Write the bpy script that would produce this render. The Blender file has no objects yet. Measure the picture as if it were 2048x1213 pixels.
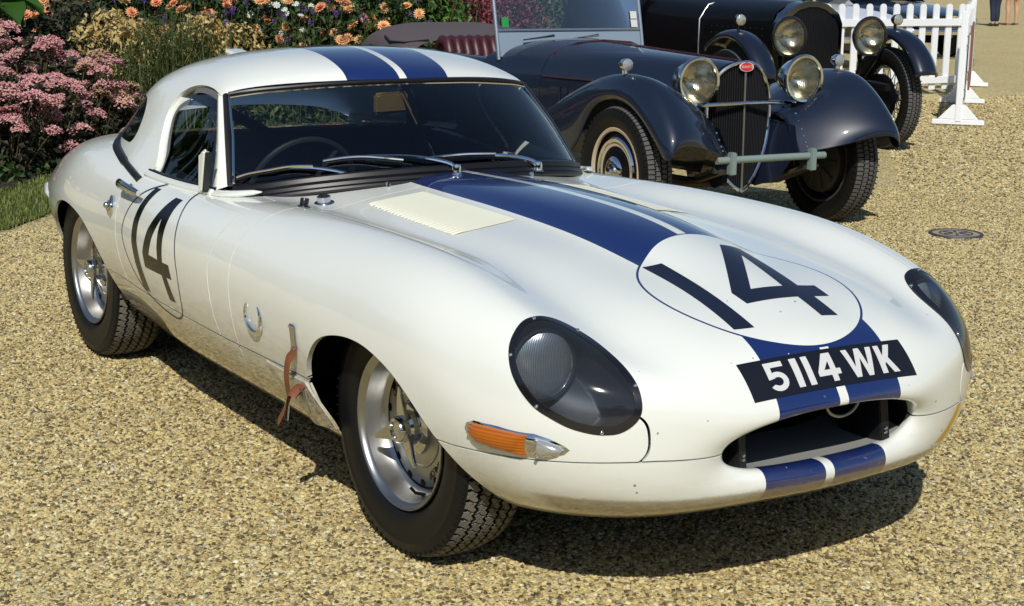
import bpy, bmesh, math, random
import numpy as np
from mathutils import Vector, Matrix
from mathutils.bvhtree import BVHTree

scene = bpy.context.scene
COL = scene.collection
rad = math.radians

# ------------------------------------------------------------------ camera
cam_data = bpy.data.cameras.new('camera')
cam = bpy.data.objects.new('camera', cam_data)
COL.objects.link(cam)
CAM_POS = Vector((3.4417, -2.5738, 1.4998))
YAW, PITCH, ROLL = 2.5724, -0.2110, 0.0139
_f = Vector((math.cos(PITCH) * math.cos(YAW), math.cos(PITCH) * math.sin(YAW), math.sin(PITCH)))
_r = _f.cross(Vector((0, 0, 1))).normalized()
_u = _r.cross(_f)
_r2 = _r * math.cos(ROLL) + _u * math.sin(ROLL)
_u2 = _u * math.cos(ROLL) - _r * math.sin(ROLL)
cam.matrix_world = Matrix(((_r2.x, _u2.x, -_f.x, CAM_POS.x), (_r2.y, _u2.y, -_f.y, CAM_POS.y),
                           (_r2.z, _u2.z, -_f.z, CAM_POS.z), (0, 0, 0, 1)))
cam_data.sensor_width = 36.0
cam_data.lens = 3212.8 / 2048 * 36.0
cam_data.clip_start = 0.05
cam_data.clip_end = 2000
scene.camera = cam

# ------------------------------------------------------------------ sky and sun
SUN_DIR = Vector((0.906, -0.658, 1.0)).normalized()       # towards the sun
SUN_EL = math.asin(SUN_DIR.z)
SUN_AZ = math.atan2(SUN_DIR.x, SUN_DIR.y)               # clockwise from +Y
world = bpy.data.worlds.new('World')
scene.world = world
world.use_nodes = True
wn = world.node_tree.nodes
wl = world.node_tree.links
wn.clear()
sky = wn.new('ShaderNodeTexSky')
sky.sky_type = 'NISHITA'
sky.sun_disc = False
sky.sun_elevation = SUN_EL
sky.sun_rotation = SUN_AZ
sky.altitude = 50
sky.air_density = 1.0
sky.dust_density = 0.25
sky.ozone_density = 1.6
wb = wn.new('ShaderNodeBackground')
wb.inputs['Strength'].default_value = 0.085
wo = wn.new('ShaderNodeOutputWorld')
wl.new(sky.outputs[0], wb.inputs[0])
wl.new(wb.outputs[0], wo.inputs[0])
sun_data = bpy.data.lights.new('sun', 'SUN')
sun_data.energy = 4.0
sun_data.angle = rad(0.53)
sun_data.color = (1.0, 0.965, 0.90)
sun = bpy.data.objects.new('sun', sun_data)
COL.objects.link(sun)
sun.rotation_euler = SUN_DIR.to_track_quat('Z', 'Y').to_euler()
scene.view_settings.view_transform = 'Standard'
scene.view_settings.look = 'None'
scene.view_settings.exposure = 0.0
scene.view_settings.gamma = 1.0
scene.cycles.use_denoising = True
scene.cycles.max_bounces = 8
scene.cycles.transparent_max_bounces = 16
scene.cycles.caustics_reflective = False
scene.cycles.caustics_refractive = False

# ------------------------------------------------------------------ material helpers
def _set(node, key, val):
    if key in node.inputs:
        node.inputs[key].default_value = val

def mat(name, color, rough=0.5, metal=0.0, coat=0.0, spec=0.5, coat_rough=0.03, sheen=0.0):
    m = bpy.data.materials.new(name)
    m.use_nodes = True
    b = m.node_tree.nodes['Principled BSDF']
    b.inputs['Base Color'].default_value = (*color, 1)
    b.inputs['Roughness'].default_value = rough
    b.inputs['Metallic'].default_value = metal
    _set(b, 'Coat Weight', coat)
    _set(b, 'Coat Roughness', coat_rough)
    _set(b, 'Specular IOR Level', spec)
    _set(b, 'Sheen Weight', sheen)
    return m

class NT:
    """small helper to write shader graphs"""
    def __init__(self, m):
        self.t = m.node_tree
        self.n = self.t.nodes
        self.b = self.n.get('Principled BSDF')
    def node(self, typ, **kw):
        nd = self.n.new(typ)
        for k, v in kw.items():
            setattr(nd, k, v)
        return nd
    def link(self, a, b):
        self.t.links.new(a, b)
    def put(self, sock, v):
        if hasattr(v, 'is_output'):
            self.link(v, sock)
        else:
            sock.default_value = v
    def math(self, op, a, b=0.0, c=None, clamp=False):
        nd = self.n.new('ShaderNodeMath')
        nd.operation = op
        nd.use_clamp = clamp
        self.put(nd.inputs[0], a)
        self.put(nd.inputs[1], b)
        if c is not None:
            self.put(nd.inputs[2], c)
        return nd.outputs[0]
    def mix(self, fac, a, b):
        nd = self.n.new('ShaderNodeMix')
        nd.data_type = 'RGBA'
        self.put(nd.inputs[0], fac)
        self.put(nd.inputs[6], a if hasattr(a, 'is_output') else (*a, 1) if len(a) == 3 else a)
        self.put(nd.inputs[7], b if hasattr(b, 'is_output') else (*b, 1) if len(b) == 3 else b)
        return nd.outputs[2]
    def noise(self, vec, scale, detail=4, rough=0.5, dist=0.0):
        nd = self.n.new('ShaderNodeTexNoise')
        nd.inputs['Scale'].default_value = scale
        nd.inputs['Detail'].default_value = detail
        nd.inputs['Roughness'].default_value = rough
        nd.inputs['Distortion'].default_value = dist
        if vec is not None:
            self.link(vec, nd.inputs['Vector'])
        return nd.outputs[0]
    def ramp(self, fac, stops, interp='LINEAR'):
        nd = self.n.new('ShaderNodeValToRGB')
        nd.color_ramp.interpolation = interp
        e = nd.color_ramp.elements
        while len(e) < len(stops):
            e.new(0.5)
        for el, (p, c) in zip(e, stops):
            el.position = p
            el.color = (*c, 1) if len(c) == 3 else c
        self.put(nd.inputs[0], fac)
        return nd.outputs[0]
    def step(self, lo, hi, v):
        """smooth 0..1 between lo and hi"""
        nd = self.n.new('ShaderNodeMapRange')
        nd.interpolation_type = 'SMOOTHSTEP'
        self.put(nd.inputs[0], v)
        nd.inputs[1].default_value = lo
        nd.inputs[2].default_value = hi
        return nd.outputs[0]
    def coord(self, which='Object'):
        nd = self.n.new('ShaderNodeTexCoord')
        return nd.outputs[which]
    def xyz(self, v):
        nd = self.n.new('ShaderNodeSeparateXYZ')
        self.link(v, nd.inputs[0])
        return nd.outputs
    def bump(self, h, strength=0.3, dist=0.01):
        nd = self.n.new('ShaderNodeBump')
        nd.inputs['Strength'].default_value = strength
        nd.inputs['Distance'].default_value = dist
        self.link(h, nd.inputs['Height'])
        self.link(nd.outputs[0], self.b.inputs['Normal'])
    def color(self, c):
        self.put(self.b.inputs['Base Color'], c)
    def rough(self, v):
        self.put(self.b.inputs['Roughness'], v)

# ------------------------------------------------------------------ object helpers
def tag(o, label, cat, group=None):
    o['label'] = label
    o['category'] = cat
    if group:
        o['group'] = group
    return o

def empty(name, loc=(0, 0, 0), rz=0.0):
    o = bpy.data.objects.new(name, None)
    COL.objects.link(o)
    o.location = loc
    o.rotation_euler = (0, 0, rz)
    return o

def link_mesh(name, me, parent=None):
    o = bpy.data.objects.new(name, me)
    COL.objects.link(o)
    if parent is not None:
        o.parent = parent
    return o

def mesh_np(name, V, F, m, parent=None, N=None, smooth=True, mats=None, mi=None):
    """V (n,3); F list/array of tri or quad indices; N optional vertex normals"""
    me = bpy.data.meshes.new(name)
    V = np.asarray(V, dtype=np.float64)
    if isinstance(F, np.ndarray):
        k = F.shape[1]
        me.vertices.add(len(V))
        me.vertices.foreach_set('co', V.astype(np.float32).ravel())
        me.loops.add(F.size)
        me.loops.foreach_set('vertex_index', F.astype(np.int32).ravel())
        me.polygons.add(len(F))
        me.polygons.foreach_set('loop_start', np.arange(0, F.size, k, dtype=np.int32))
        me.update(calc_edges=True)
    else:
        me.from_pydata([tuple(v) for v in V], [], [tuple(int(i) for i in f) for f in F])
    if mats is None:
        mats = [m]
    for mm in mats:
        me.materials.append(mm)
    if mi is not None:
        me.polygons.foreach_set('material_index', np.asarray(mi, dtype=np.int32))
    me.polygons.foreach_set('use_smooth', np.full(len(me.polygons), smooth))
    me.update()
    if N is not None:
        me.normals_split_custom_set_from_vertices([tuple(n) for n in N])
    return link_mesh(name, me, parent)

def rot_to(d):
    return Vector(d).to_track_quat('Z', 'Y').to_matrix()

class MB:
    """collects simple solids into ONE mesh"""
    def __init__(self):
        self.v = []
        self.f = []
        self.mi = []
    def add(self, vs, fs, mi=0):
        o = len(self.v)
        self.v += [tuple(p) for p in vs]
        for f in fs:
            self.f.append(tuple(i + o for i in f))
            self.mi.append(mi)
    def box(self, c, s, rot=None, mi=0, taper=1.0):
        hx, hy, hz = s[0] / 2, s[1] / 2, s[2] / 2
        vs = []
        for z, k in ((-hz, 1), (hz, taper)):
            for x, y in ((-hx, -hy), (hx, -hy), (hx, hy), (-hx, hy)):
                p = Vector((x * k, y * k, z))
                if rot is not None:
                    p = rot @ p
                vs.append(p + Vector(c))
        self.add(vs, [(3, 2, 1, 0), (4, 5, 6, 7), (0, 1, 5, 4), (1, 2, 6, 5), (2, 3, 7, 6), (3, 0, 4, 7)], mi)
    def tube(self, pts, r, n=8, caps=True, mi=0, closed=False, flat=1.0, up=None):
        pts = [Vector(p) for p in pts]
        m = len(pts)
        rr = r if hasattr(r, '__len__') else [r] * m
        vs = []
        ref = Vector(up) if up is not None else None
        for i, p in enumerate(pts):
            if closed:
                t = (pts[(i + 1) % m] - pts[i - 1])
            else:
                t = pts[min(i + 1, m - 1)] - pts[max(i - 1, 0)]
            if t.length < 1e-9:
                t = Vector((0, 0, 1))
            t.normalize()
            if ref is None or abs(ref.dot(t)) > 0.99:
                ref = Vector((0, 0, 1)) if abs(t.z) < 0.9 else Vector((1, 0, 0))
            a = (ref - t * ref.dot(t)).normalized()
            b = t.cross(a)
            if up is None:
                ref = a
            for k in range(n):
                an = 2 * math.pi * k / n
                vs.append(p + a * (rr[i] * flat * math.cos(an)) + b * (rr[i] * math.sin(an)))
        fs = []
        for i in range(m if closed else m - 1):
            j = (i + 1) % m
            for k in range(n):
                k2 = (k + 1) % n
                fs.append((i * n + k, i * n + k2, j * n + k2, j * n + k))
        if caps and not closed:
            fs.append(tuple(range(n - 1, -1, -1)))
            fs.append(tuple((m - 1) * n + k for k in range(n)))
        self.add(vs, fs, mi)
    def lathe(self, prof, c=(0, 0, 0), axis=(0, 0, 1), n=24, mi=0, mis=None, a0=0.0, a1=2 * math.pi):
        """prof: list of (radius, height along axis)"""
        R = rot_to(axis)
        c = Vector(c)
        full = abs(a1 - a0 - 2 * math.pi) < 1e-6
        cols = n if full else n + 1
        vs = []
        for r, h in prof:
            for k in range(cols):
                an = a0 + (a1 - a0) * k / n
                vs.append(c + R @ Vector((r * math.cos(an), r * math.sin(an), h)))
        o = len(self.v)
        self.v += [tuple(p) for p in vs]
        for i in range(len(prof) - 1):
            for k in range(n):
                k2 = (k + 1) % cols
                q = (o + i * cols + k, o + i * cols + k2, o + (i + 1) * cols + k2, o + (i + 1) * cols + k)
                self.f.append(q)
                self.mi.append(mis[i] if mis else mi)
    def prism(self, poly, z0, z1, M=None, mi=0):
        n = len(poly)
        vs = [Vector((p[0], p[1], z)) for z in (z0, z1) for p in poly]
        if M is not None:
            vs = [M @ v for v in vs]
        fs = [tuple(range(n - 1, -1, -1)), tuple(range(n, 2 * n))]
        fs += [(i, (i + 1) % n, n + (i + 1) % n, n + i) for i in range(n)]
        self.add(vs, fs, mi)
    def build(self, name, m, parent=None, smooth=True, bevel=0.0, sharp=40, mats=None):
        me = bpy.data.meshes.new(name)
        me.from_pydata(self.v, [], self.f)
        for mm in (mats or [m]):
            me.materials.append(mm)
        if mats:
            me.polygons.foreach_set('material_index', self.mi)
        bm = bmesh.new()
        bm.from_mesh(me)
        bmesh.ops.remove_doubles(bm, verts=bm.verts, dist=1e-6)
        bmesh.ops.recalc_face_normals(bm, faces=bm.faces)
        if bevel > 0:
            ed = [e for e in bm.edges if len(e.link_faces) == 2 and e.calc_face_angle() > rad(sharp)]
            bmesh.ops.bevel(bm, geom=ed, offset=bevel, segments=2, affect='EDGES', clamp_overlap=True)
        bm.to_mesh(me)
        bm.free()
        if smooth:
            me.polygons.foreach_set('use_smooth', [True] * len(me.polygons))
            me.set_sharp_from_angle(angle=rad(sharp))
        me.update()
        return link_mesh(name, me, parent)

def copy_tree(o, parent=None):
    c = o.copy()
    COL.objects.link(c)
    c.parent = parent
    if parent is not None:
        c.matrix_parent_inverse = o.matrix_parent_inverse.copy()
    for ch in list(o.children):
        copy_tree(ch, c)
    return c

# ------------------------------------------------------------------ smooth surface helpers
def bs_basis(t):
    t2, t3 = t * t, t * t * t
    return np.stack([(1 - 3 * t + 3 * t2 - t3) / 6, (4 - 6 * t2 + 3 * t3) / 6, (1 + 3 * t + 3 * t2 - 3 * t3) / 6, t3 / 6], -1)

def bs_matrix(n, m, mode):
    """m samples of a uniform cubic B-spline over n control points; mode per end: 'free' or 'mirror'"""
    s = np.linspace(0, n - 1, m)
    i = np.minimum(s.astype(int), n - 2)
    B = bs_basis(s - i)
    M = np.zeros((m, n))
    Mm = np.zeros((m, n))       # contributions to be taken with y mirrored
    for r in range(m):
        for k in range(4):
            j = i[r] - 1 + k
            w = B[r, k]
            if j < 0:
                if mode[0] == 'free':
                    M[r, 0] += 2 * w
                    M[r, 1] -= w
                else:
                    Mm[r, 1] += w
            elif j >= n:
                if mode[1] == 'free':
                    M[r, n - 1] += 2 * w
                    M[r, n - 2] -= w
                else:
                    Mm[r, n - 2] += w
            else:
                M[r, j] += w
    return M, Mm

def surf(P, mu, mv, mode_u, mode_v, pia=3):
    """P (nu,nv,3) points to pass near -> dense grid (mu,mv,3)"""
    P = np.asarray(P, float)
    flip = np.array([1, -1, 1.0])
    def ev(C, a, b):
        Mu, _ = bs_matrix(C.shape[0], a, mode_u)
        Mv, Mvm = bs_matrix(C.shape[1], b, mode_v)
        X = np.einsum('ai,ijc->ajc', Mu, C)
        return np.einsum('bj,ajc->abc', Mv, X) + np.einsum('bj,ajc->abc', Mvm, X * flip)
    C = P.copy()
    for _ in range(pia):
        C = C + (P - ev(C, P.shape[0], P.shape[1])) * 0.9
    return ev(C, mu, mv)

def grid_mesh(G):
    """grid (a,b,3) -> V, N, F(tri) ; normals from the grid itself"""
    a, b = G.shape[:2]
    du = np.gradient(G, axis=0)
    dv = np.gradient(G, axis=1)
    N = np.cross(du, dv)
    L = np.linalg.norm(N, axis=2, keepdims=True)
    N = N / np.maximum(L, 1e-12)
    idx = np.arange(a * b).reshape(a, b)
    q = np.stack([idx[:-1, :-1], idx[1:, :-1], idx[1:, 1:], idx[:-1, 1:]], -1).reshape(-1, 4)
    F = np.concatenate([q[:, [0, 1, 2]], q[:, [0, 2, 3]]])
    return G.reshape(-1, 3), N.reshape(-1, 3), F

class Sheet:
    """triangle sheet with normals that can be clipped by implicit functions"""
    def __init__(self, V, N, F, A=None):
        self.V, self.N, self.F = V, N, F
        self.A = A if A is not None else np.zeros((len(V), 0))
        self.cut = np.zeros((0, 2), int)
    def clip(self, fn):
        f = fn(self) if callable(fn) else fn
        V, N, A, F = self.V, self.N, self.A, self.F
        s = f > 0
        c = s[F].sum(1)
        keep = F[c == 3]
        newF = [keep]
        nv = len(V)
        addV, addN, addA = [], [], []
        emap = {}
        cuts = []
        def cutpt(i, j):
            nonlocal nv
            k = (i, j) if i < j else (j, i)
            if k in emap:
                return emap[k]
            t = f[k[0]] / (f[k[0]] - f[k[1]])
            addV.append(V[k[0]] * (1 - t) + V[k[1]] * t)
            addN.append(N[k[0]] * (1 - t) + N[k[1]] * t)
            addA.append(A[k[0]] * (1 - t) + A[k[1]] * t)
            emap[k] = nv
            nv += 1
            return nv - 1
        extra = []
        for tri in F[(c == 1) | (c == 2)]:
            ins = [s[i] for i in tri]
            if sum(ins) == 1:
                k = ins.index(True)
                a, b, d = tri[k], tri[(k + 1) % 3], tri[(k + 2) % 3]
                p, q = cutpt(a, b), cutpt(a, d)
                extra.append((a, p, q))
                cuts.append((p, q))
            else:
                k = ins.index(False)
                a, b, d = tri[k], tri[(k + 1) % 3], tri[(k + 2) % 3]
                p, q = cutpt(a, b), cutpt(a, d)
                extra.append((p, b, d))
                extra.append((p, d, q))
                cuts.append((q, p))
        if addV:
            V = np.concatenate([V, np.array(addV)])
            N = np.concatenate([N, np.array(addN)])
            A = np.concatenate([A, np.array(addA).reshape(len(addV), -1)])
        F2 = np.concatenate([keep, np.array(extra, int).reshape(-1, 3)])
        cut = np.concatenate([self.cut, np.array(cuts, int).reshape(-1, 2)])
        used = np.zeros(len(V), bool)
        used[F2.ravel()] = True
        mp = np.cumsum(used) - 1
        S = Sheet(V[used], N[used], mp[F2], A[used])
        ok = used[cut].all(1) if len(cut) else np.zeros(0, bool)
        S.cut = mp[cut[ok]] if len(cut) else cut
        S.N /= np.maximum(np.linalg.norm(S.N, axis=1, keepdims=True), 1e-9)
        return S
    def mirrored(self):
        S = Sheet(self.V * [1, -1, 1], self.N * [1, -1, 1], self.F[:, ::-1], self.A)
        S.cut = self.cut[:, ::-1]
        return S
    def joined(self, o):
        n = len(self.V)
        S = Sheet(np.concatenate([self.V, o.V]), np.concatenate([self.N, o.N]), np.concatenate([self.F, o.F + n]),
                  np.concatenate([self.A, o.A]))
        S.cut = np.concatenate([self.cut, o.cut + n])
        return S
    def offset(self, d):
        S = Sheet(self.V + self.N * d, self.N, self.F, self.A)
        S.cut = self.cut
        return S
    def build(self, name, m, parent, lip=0.0, mats=None, mifn=None):
        V, N, F = self.V, self.N, self.F
        if lip and len(self.cut):
            a, b = self.cut[:, 0], self.cut[:, 1]
            n = len(V)
            k = len(a)
            top_a, top_b = V[a], V[b]
            mid_a, mid_b = V[a] - N[a] * lip, V[b] - N[b] * lip
            T = top_b - top_a
            T /= np.maximum(np.linalg.norm(T, axis=1, keepdims=True), 1e-9)
            ln_a = np.cross(T, N[a])
            ln_b = np.cross(T, N[b])
            V = np.concatenate([V, top_a, top_b, mid_b, mid_a])
            N = np.concatenate([N, ln_a, ln_b, ln_b, ln_a])
            i = np.arange(k)
            F = np.concatenate([F, np.stack([n + i + k, n + i, n + i + 3 * k], 1), np.stack([n + i + k, n + i + 3 * k, n + i + 2 * k], 1)])
        mi = None
        if mifn is not None:
            mi = mifn(V[F].mean(1))
        return mesh_np(name, V, F, m, parent, N=N, mats=mats, mi=mi)

def poly_sd(px, pz, poly):
    """signed distance to polygon, positive inside"""
    poly = np.asarray(poly, float)
    a = poly
    b = np.roll(poly, -1, axis=0)
    d = np.full(len(px), 1e9)
    ins = np.zeros(len(px), bool)
    for (ax, az), (bx, bz) in zip(a, b):
        ex, ez = bx - ax, bz - az
        t = np.clip(((px - ax) * ex + (pz - az) * ez) / (ex * ex + ez * ez + 1e-12), 0, 1)
        d = np.minimum(d, np.hypot(px - ax - t * ex, pz - az - t * ez))
        c = ((az > pz) != (bz > pz)) & (px < (bx - ax) * (pz - az) / (bz - az + 1e-15) + ax)
        ins ^= c
    return np.where(ins, d, -d)

def cr_curve(pts, n, closed=False):
    """Catmull-Rom through pts -> n samples"""
    P = np.asarray(pts, float)
    m = len(P)
    if closed:
        s = np.linspace(0, m, n, endpoint=False)
        g = lambda i: P[i % m]
    else:
        s = np.linspace(0, m - 1, n)
        g = lambda i: P[np.clip(i, 0, m - 1)]
    i = np.minimum(s.astype(int), m - 1 if closed else m - 2)
    t = (s - i)[:, None]
    p0, p1, p2, p3 = g(i - 1), g(i), g(i + 1), g(i + 2)
    return 0.5 * (2 * p1 + (p2 - p0) * t + (2 * p0 - 5 * p1 + 4 * p2 - p3) * t ** 2 + (3 * p1 - p0 - 3 * p2 + p3) * t ** 3)
# ------------------------------------------------------------------ shape of the white racing car (x forward from the front axle, y left, z up)
def ring(x, yz):
    return [(x, y, z) for y, z in yz]

BODY_RINGS = [
    # inside the mouth
    [(.48, 0, .345), (.48, .17, .345), (.48, .28, .36), (.48, .35, .39), (.48, .375, .43), (.48, .36, .46), (.48, .335, .485), (.48, .30, .50), (.48, .25, .51), (.48, .19, .515), (.48, .13, .518), (.48, .07, .52), (.48, 0, .52)],
    [(.70, 0, .350), (.70, .17, .352), (.70, .28, .362), (.70, .345, .388), (.70, .365, .425), (.70, .352, .452), (.705, .328, .473), (.71, .29, .487), (.715, .24, .496), (.72, .185, .503), (.722, .125, .507), (.724, .065, .509), (.725, 0, .510)],
    [(.787, 0, .357), (.780, .17, .360), (.768, .27, .370), (.764, .322, .391), (.772, .338, .42), (.783, .326, .443), (.795, .305, .459), (.806, .27, .473), (.814, .225, .483), (.821, .172, .491), (.825, .115, .496), (.828, .058, .499), (.830, 0, .500)],
    [(.814, 0, .333), (.808, .17, .336), (.790, .293, .346), (.786, .365, .374), (.792, .383, .418), (.805, .364, .452), (.817, .330, .474), (.828, .290, .490), (.835, .242, .501), (.840, .186, .510), (.843, .127, .516), (.845, .067, .519), (.846, 0, .520)],
    [(.785, 0, .285), (.778, .19, .288), (.758, .372, .296), (.752, .462, .342), (.764, .478, .415), (.782, .435, .472), (.797, .392, .508), (.806, .342, .529), (.811, .288, .541), (.815, .22, .550), (.817, .148, .556), (.819, .078, .559), (.820, 0, .560)],
    [(.66, 0, .232), (.655, .22, .236), (.640, .455, .250), (.655, .575, .322), (.680, .602, .420), (.708, .572, .492), (.728, .525, .550), (.742, .458, .578), (.750, .385, .596), (.755, .290, .612), (.758, .185, .623), (.760, .095, .630), (.762, 0, .632)],
    [(.50, 0, .205), (.50, .26, .210), (.50, .525, .226), (.53, .660, .310), (.558, .698, .430), (.590, .680, .525), (.612, .634, .602), (.622, .550, .640), (.630, .448, .634), (.645, .320, .667), (.650, .185, .677), (.652, .095, .684), (.653, 0, .687)],
    [(.35, 0, .20), (.36, .30, .20), (.37, .565, .212), (.39, .695, .302), (.41, .758, .440), (.435, .742, .560), (.458, .698, .652), (.470, .605, .705), (.472, .475, .680), (.475, .335, .714), (.475, .185, .728), (.475, .095, .741), (.475, 0, .747)],
    ring(.25, [(0, .20), (.33, .20), (.60, .205), (.735, .300), (.785, .46), (.785, .600), (.728, .706), (.612, .757), (.480, .722), (.335, .745), (.190, .762), (.110, .793), (0, .808)]),
    ring(0, [(0, .20), (.35, .20), (.62, .20), (.768, .300), (.812, .48), (.800, .632), (.735, .742), (.605, .791), (.480, .748), (.340, .772), (.200, .788), (.120, .828), (0, .841)]),
    ring(-.4, [(0, .18), (.35, .18), (.62, .18), (.768, .312), (.822, .530), (.803, .662), (.728, .757), (.608, .800), (.495, .755), (.360, .785), (.205, .806), (.130, .842), (0, .855)]),
    ring(-.8, [(0, .17), (.35, .17), (.60, .17), (.768, .318), (.826, .540), (.808, .668), (.738, .754), (.625, .790), (.505, .770), (.365, .795), (.205, .816), (.130, .838), (0, .848)]),
    ring(-1.2, [(0, .17), (.35, .17), (.60, .17), (.768, .322), (.829, .540), (.814, .666), (.765, .738), (.690, .770), (.560, .790), (.380, .812), (.220, .828), (.110, .835), (0, .838)]),
    ring(-1.6, [(0, .17), (.35, .17), (.59, .17), (.758, .322), (.822, .540), (.808, .668), (.758, .742), (.685, .778), (.560, .798), (.380, .818), (.220, .820), (.110, .822), (0, .823)]),
    ring(-2.0, [(0, .18), (.35, .18), (.565, .18), (.725, .315), (.797, .510), (.795, .660), (.735, .780), (.625, .832), (.500, .842), (.360, .845), (.220, .846), (.110, .846), (0, .846)]),
    ring(-2.438, [(0, .2), (.35, .2), (.57, .205), (.735, .335), (.790, .520), (.780, .665), (.712, .782), (.598, .832), (.480, .840), (.350, .842), (.220, .843), (.110, .843), (0, .843)]),
    ring(-2.85, [(0, .23), (.30, .23), (.52, .235), (.66, .345), (.724, .520), (.706, .630), (.640, .730), (.545, .772), (.440, .782), (.330, .788), (.200, .792), (.100, .793), (0, .793)]),
    ring(-3.25, [(0, .28), (.25, .28), (.42, .285), (.55, .375), (.610, .510), (.592, .590), (.532, .655), (.450, .685), (.350, .700), (.260, .708), (.170, .712), (.08, .715), (0, .715)]),
    ring(-3.50, [(0, .36), (.18, .36), (.31, .365), (.40, .42), (.450, .50), (.435, .56), (.390, .60), (.330, .625), (.250, .64), (.190, .648), (.120, .652), (.06, .655), (0, .656)]),
    ring(-3.60, [(0, .45), (.08, .45), (.14, .45), (.18, .47), (.20, .50), (.19, .52), (.17, .54), (.14, .55), (.11, .555), (.08, .558), (.05, .56), (.03, .56), (0, .56)]),
]
for _i, _k in ((0, .90), (1, .89), (2, .885), (3, .905), (4, .97)):
    BODY_RINGS[_i] = [(x, y * (1 - (1 - _k) * min(1, y / .25)), z) for x, y, z in BODY_RINGS[_i]]
TOP_RINGS = [
    # hardtop: from the windscreen header to the rear deck; beltline -> roof centre
    [(-1.19, .660, .775), (-1.30, .612, .930), (-1.395, .575, 1.040), (-1.408, .548, 1.072), (-1.372, .430, 1.092), (-1.312, .220, 1.104), (-1.265, 0, 1.108)],
    [(-1.36, .685, .775), (-1.40, .632, .930), (-1.445, .585, 1.050), (-1.455, .540, 1.094), (-1.425, .425, 1.120), (-1.370, .220, 1.142), (-1.335, 0, 1.147)],
    [(-1.60, .715, .765), (-1.60, .645, .930), (-1.60, .592, 1.050), (-1.60, .530, 1.117), (-1.585, .418, 1.157), (-1.560, .220, 1.183), (-1.550, 0, 1.190)],
    [(-1.84, .735, .765), (-1.85, .650, .920), (-1.85, .595, 1.035), (-1.85, .530, 1.108), (-1.84, .415, 1.155), (-1.83, .220, 1.180), (-1.83, 0, 1.187)],
    [(-2.06, .702, .800), (-2.07, .640, .900), (-2.06, .592, 1.005), (-2.06, .528, 1.076), (-2.06, .405, 1.118), (-2.06, .210, 1.142), (-2.06, 0, 1.151)],
    [(-2.26, .645, .826), (-2.27, .603, .888), (-2.26, .556, .962), (-2.26, .492, 1.020), (-2.26, .375, 1.056), (-2.26, .190, 1.075), (-2.26, 0, 1.084)],
    [(-2.45, .575, .836), (-2.45, .545, .868), (-2.44, .495, .912), (-2.44, .430, .948), (-2.44, .320, .972), (-2.44, .175, .992), (-2.44, 0, 1.000)],
    [(-2.62, .500, .838), (-2.61, .470, .852), (-2.60, .425, .870), (-2.60, .365, .888), (-2.60, .285, .902), (-2.60, .155, .912), (-2.60, 0, .916)],
]
# windscreen glass: bottom curve and top curve (half, from centre outwards)
WS_BOT = [(-.905, 0, .868), (-.918, .15, .866), (-.955, .32, .858), (-1.020, .47, .842), (-1.100, .575, .822), (-1.195, .640, .802)]
WS_TOP = [(-1.258, 0, 1.098), (-1.268, .14, 1.096), (-1.290, .27, 1.092), (-1.325, .39, 1.083), (-1.366, .49, 1.073), (-1.408, .560, 1.060)]
# ================================================================== the white racing car
def nodes_dirt_shade(nt, pos):
    """brown streaked film low on the flanks: road dirt plus painted-in shade and gravel reflection"""
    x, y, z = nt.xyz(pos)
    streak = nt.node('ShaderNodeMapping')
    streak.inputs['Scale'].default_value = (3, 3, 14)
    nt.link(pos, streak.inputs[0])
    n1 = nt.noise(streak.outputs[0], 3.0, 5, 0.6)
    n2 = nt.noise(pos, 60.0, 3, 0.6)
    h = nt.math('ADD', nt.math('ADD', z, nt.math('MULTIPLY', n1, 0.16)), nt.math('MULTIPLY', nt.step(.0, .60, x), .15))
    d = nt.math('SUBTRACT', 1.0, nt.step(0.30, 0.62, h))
    under = nt.math('MULTIPLY', nt.step(.50, .58, x), nt.math('SUBTRACT', 1.0, nt.step(.318, .332, nt.math('ADD', z, nt.math('MULTIPLY', n2, .012)))))  # brown nose underside: dirt with the gravel's reflection painted in
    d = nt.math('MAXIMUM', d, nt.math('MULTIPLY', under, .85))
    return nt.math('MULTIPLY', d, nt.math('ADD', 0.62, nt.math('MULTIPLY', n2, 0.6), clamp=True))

WHITE = (.80, .81, .74)
NAVY = (.007, .022, .115)
STRIPE_O, STRIPE_I = .190, .0135
ROUND_X, ROUND_RX, ROUND_RY = .498, .270, .282

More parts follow.
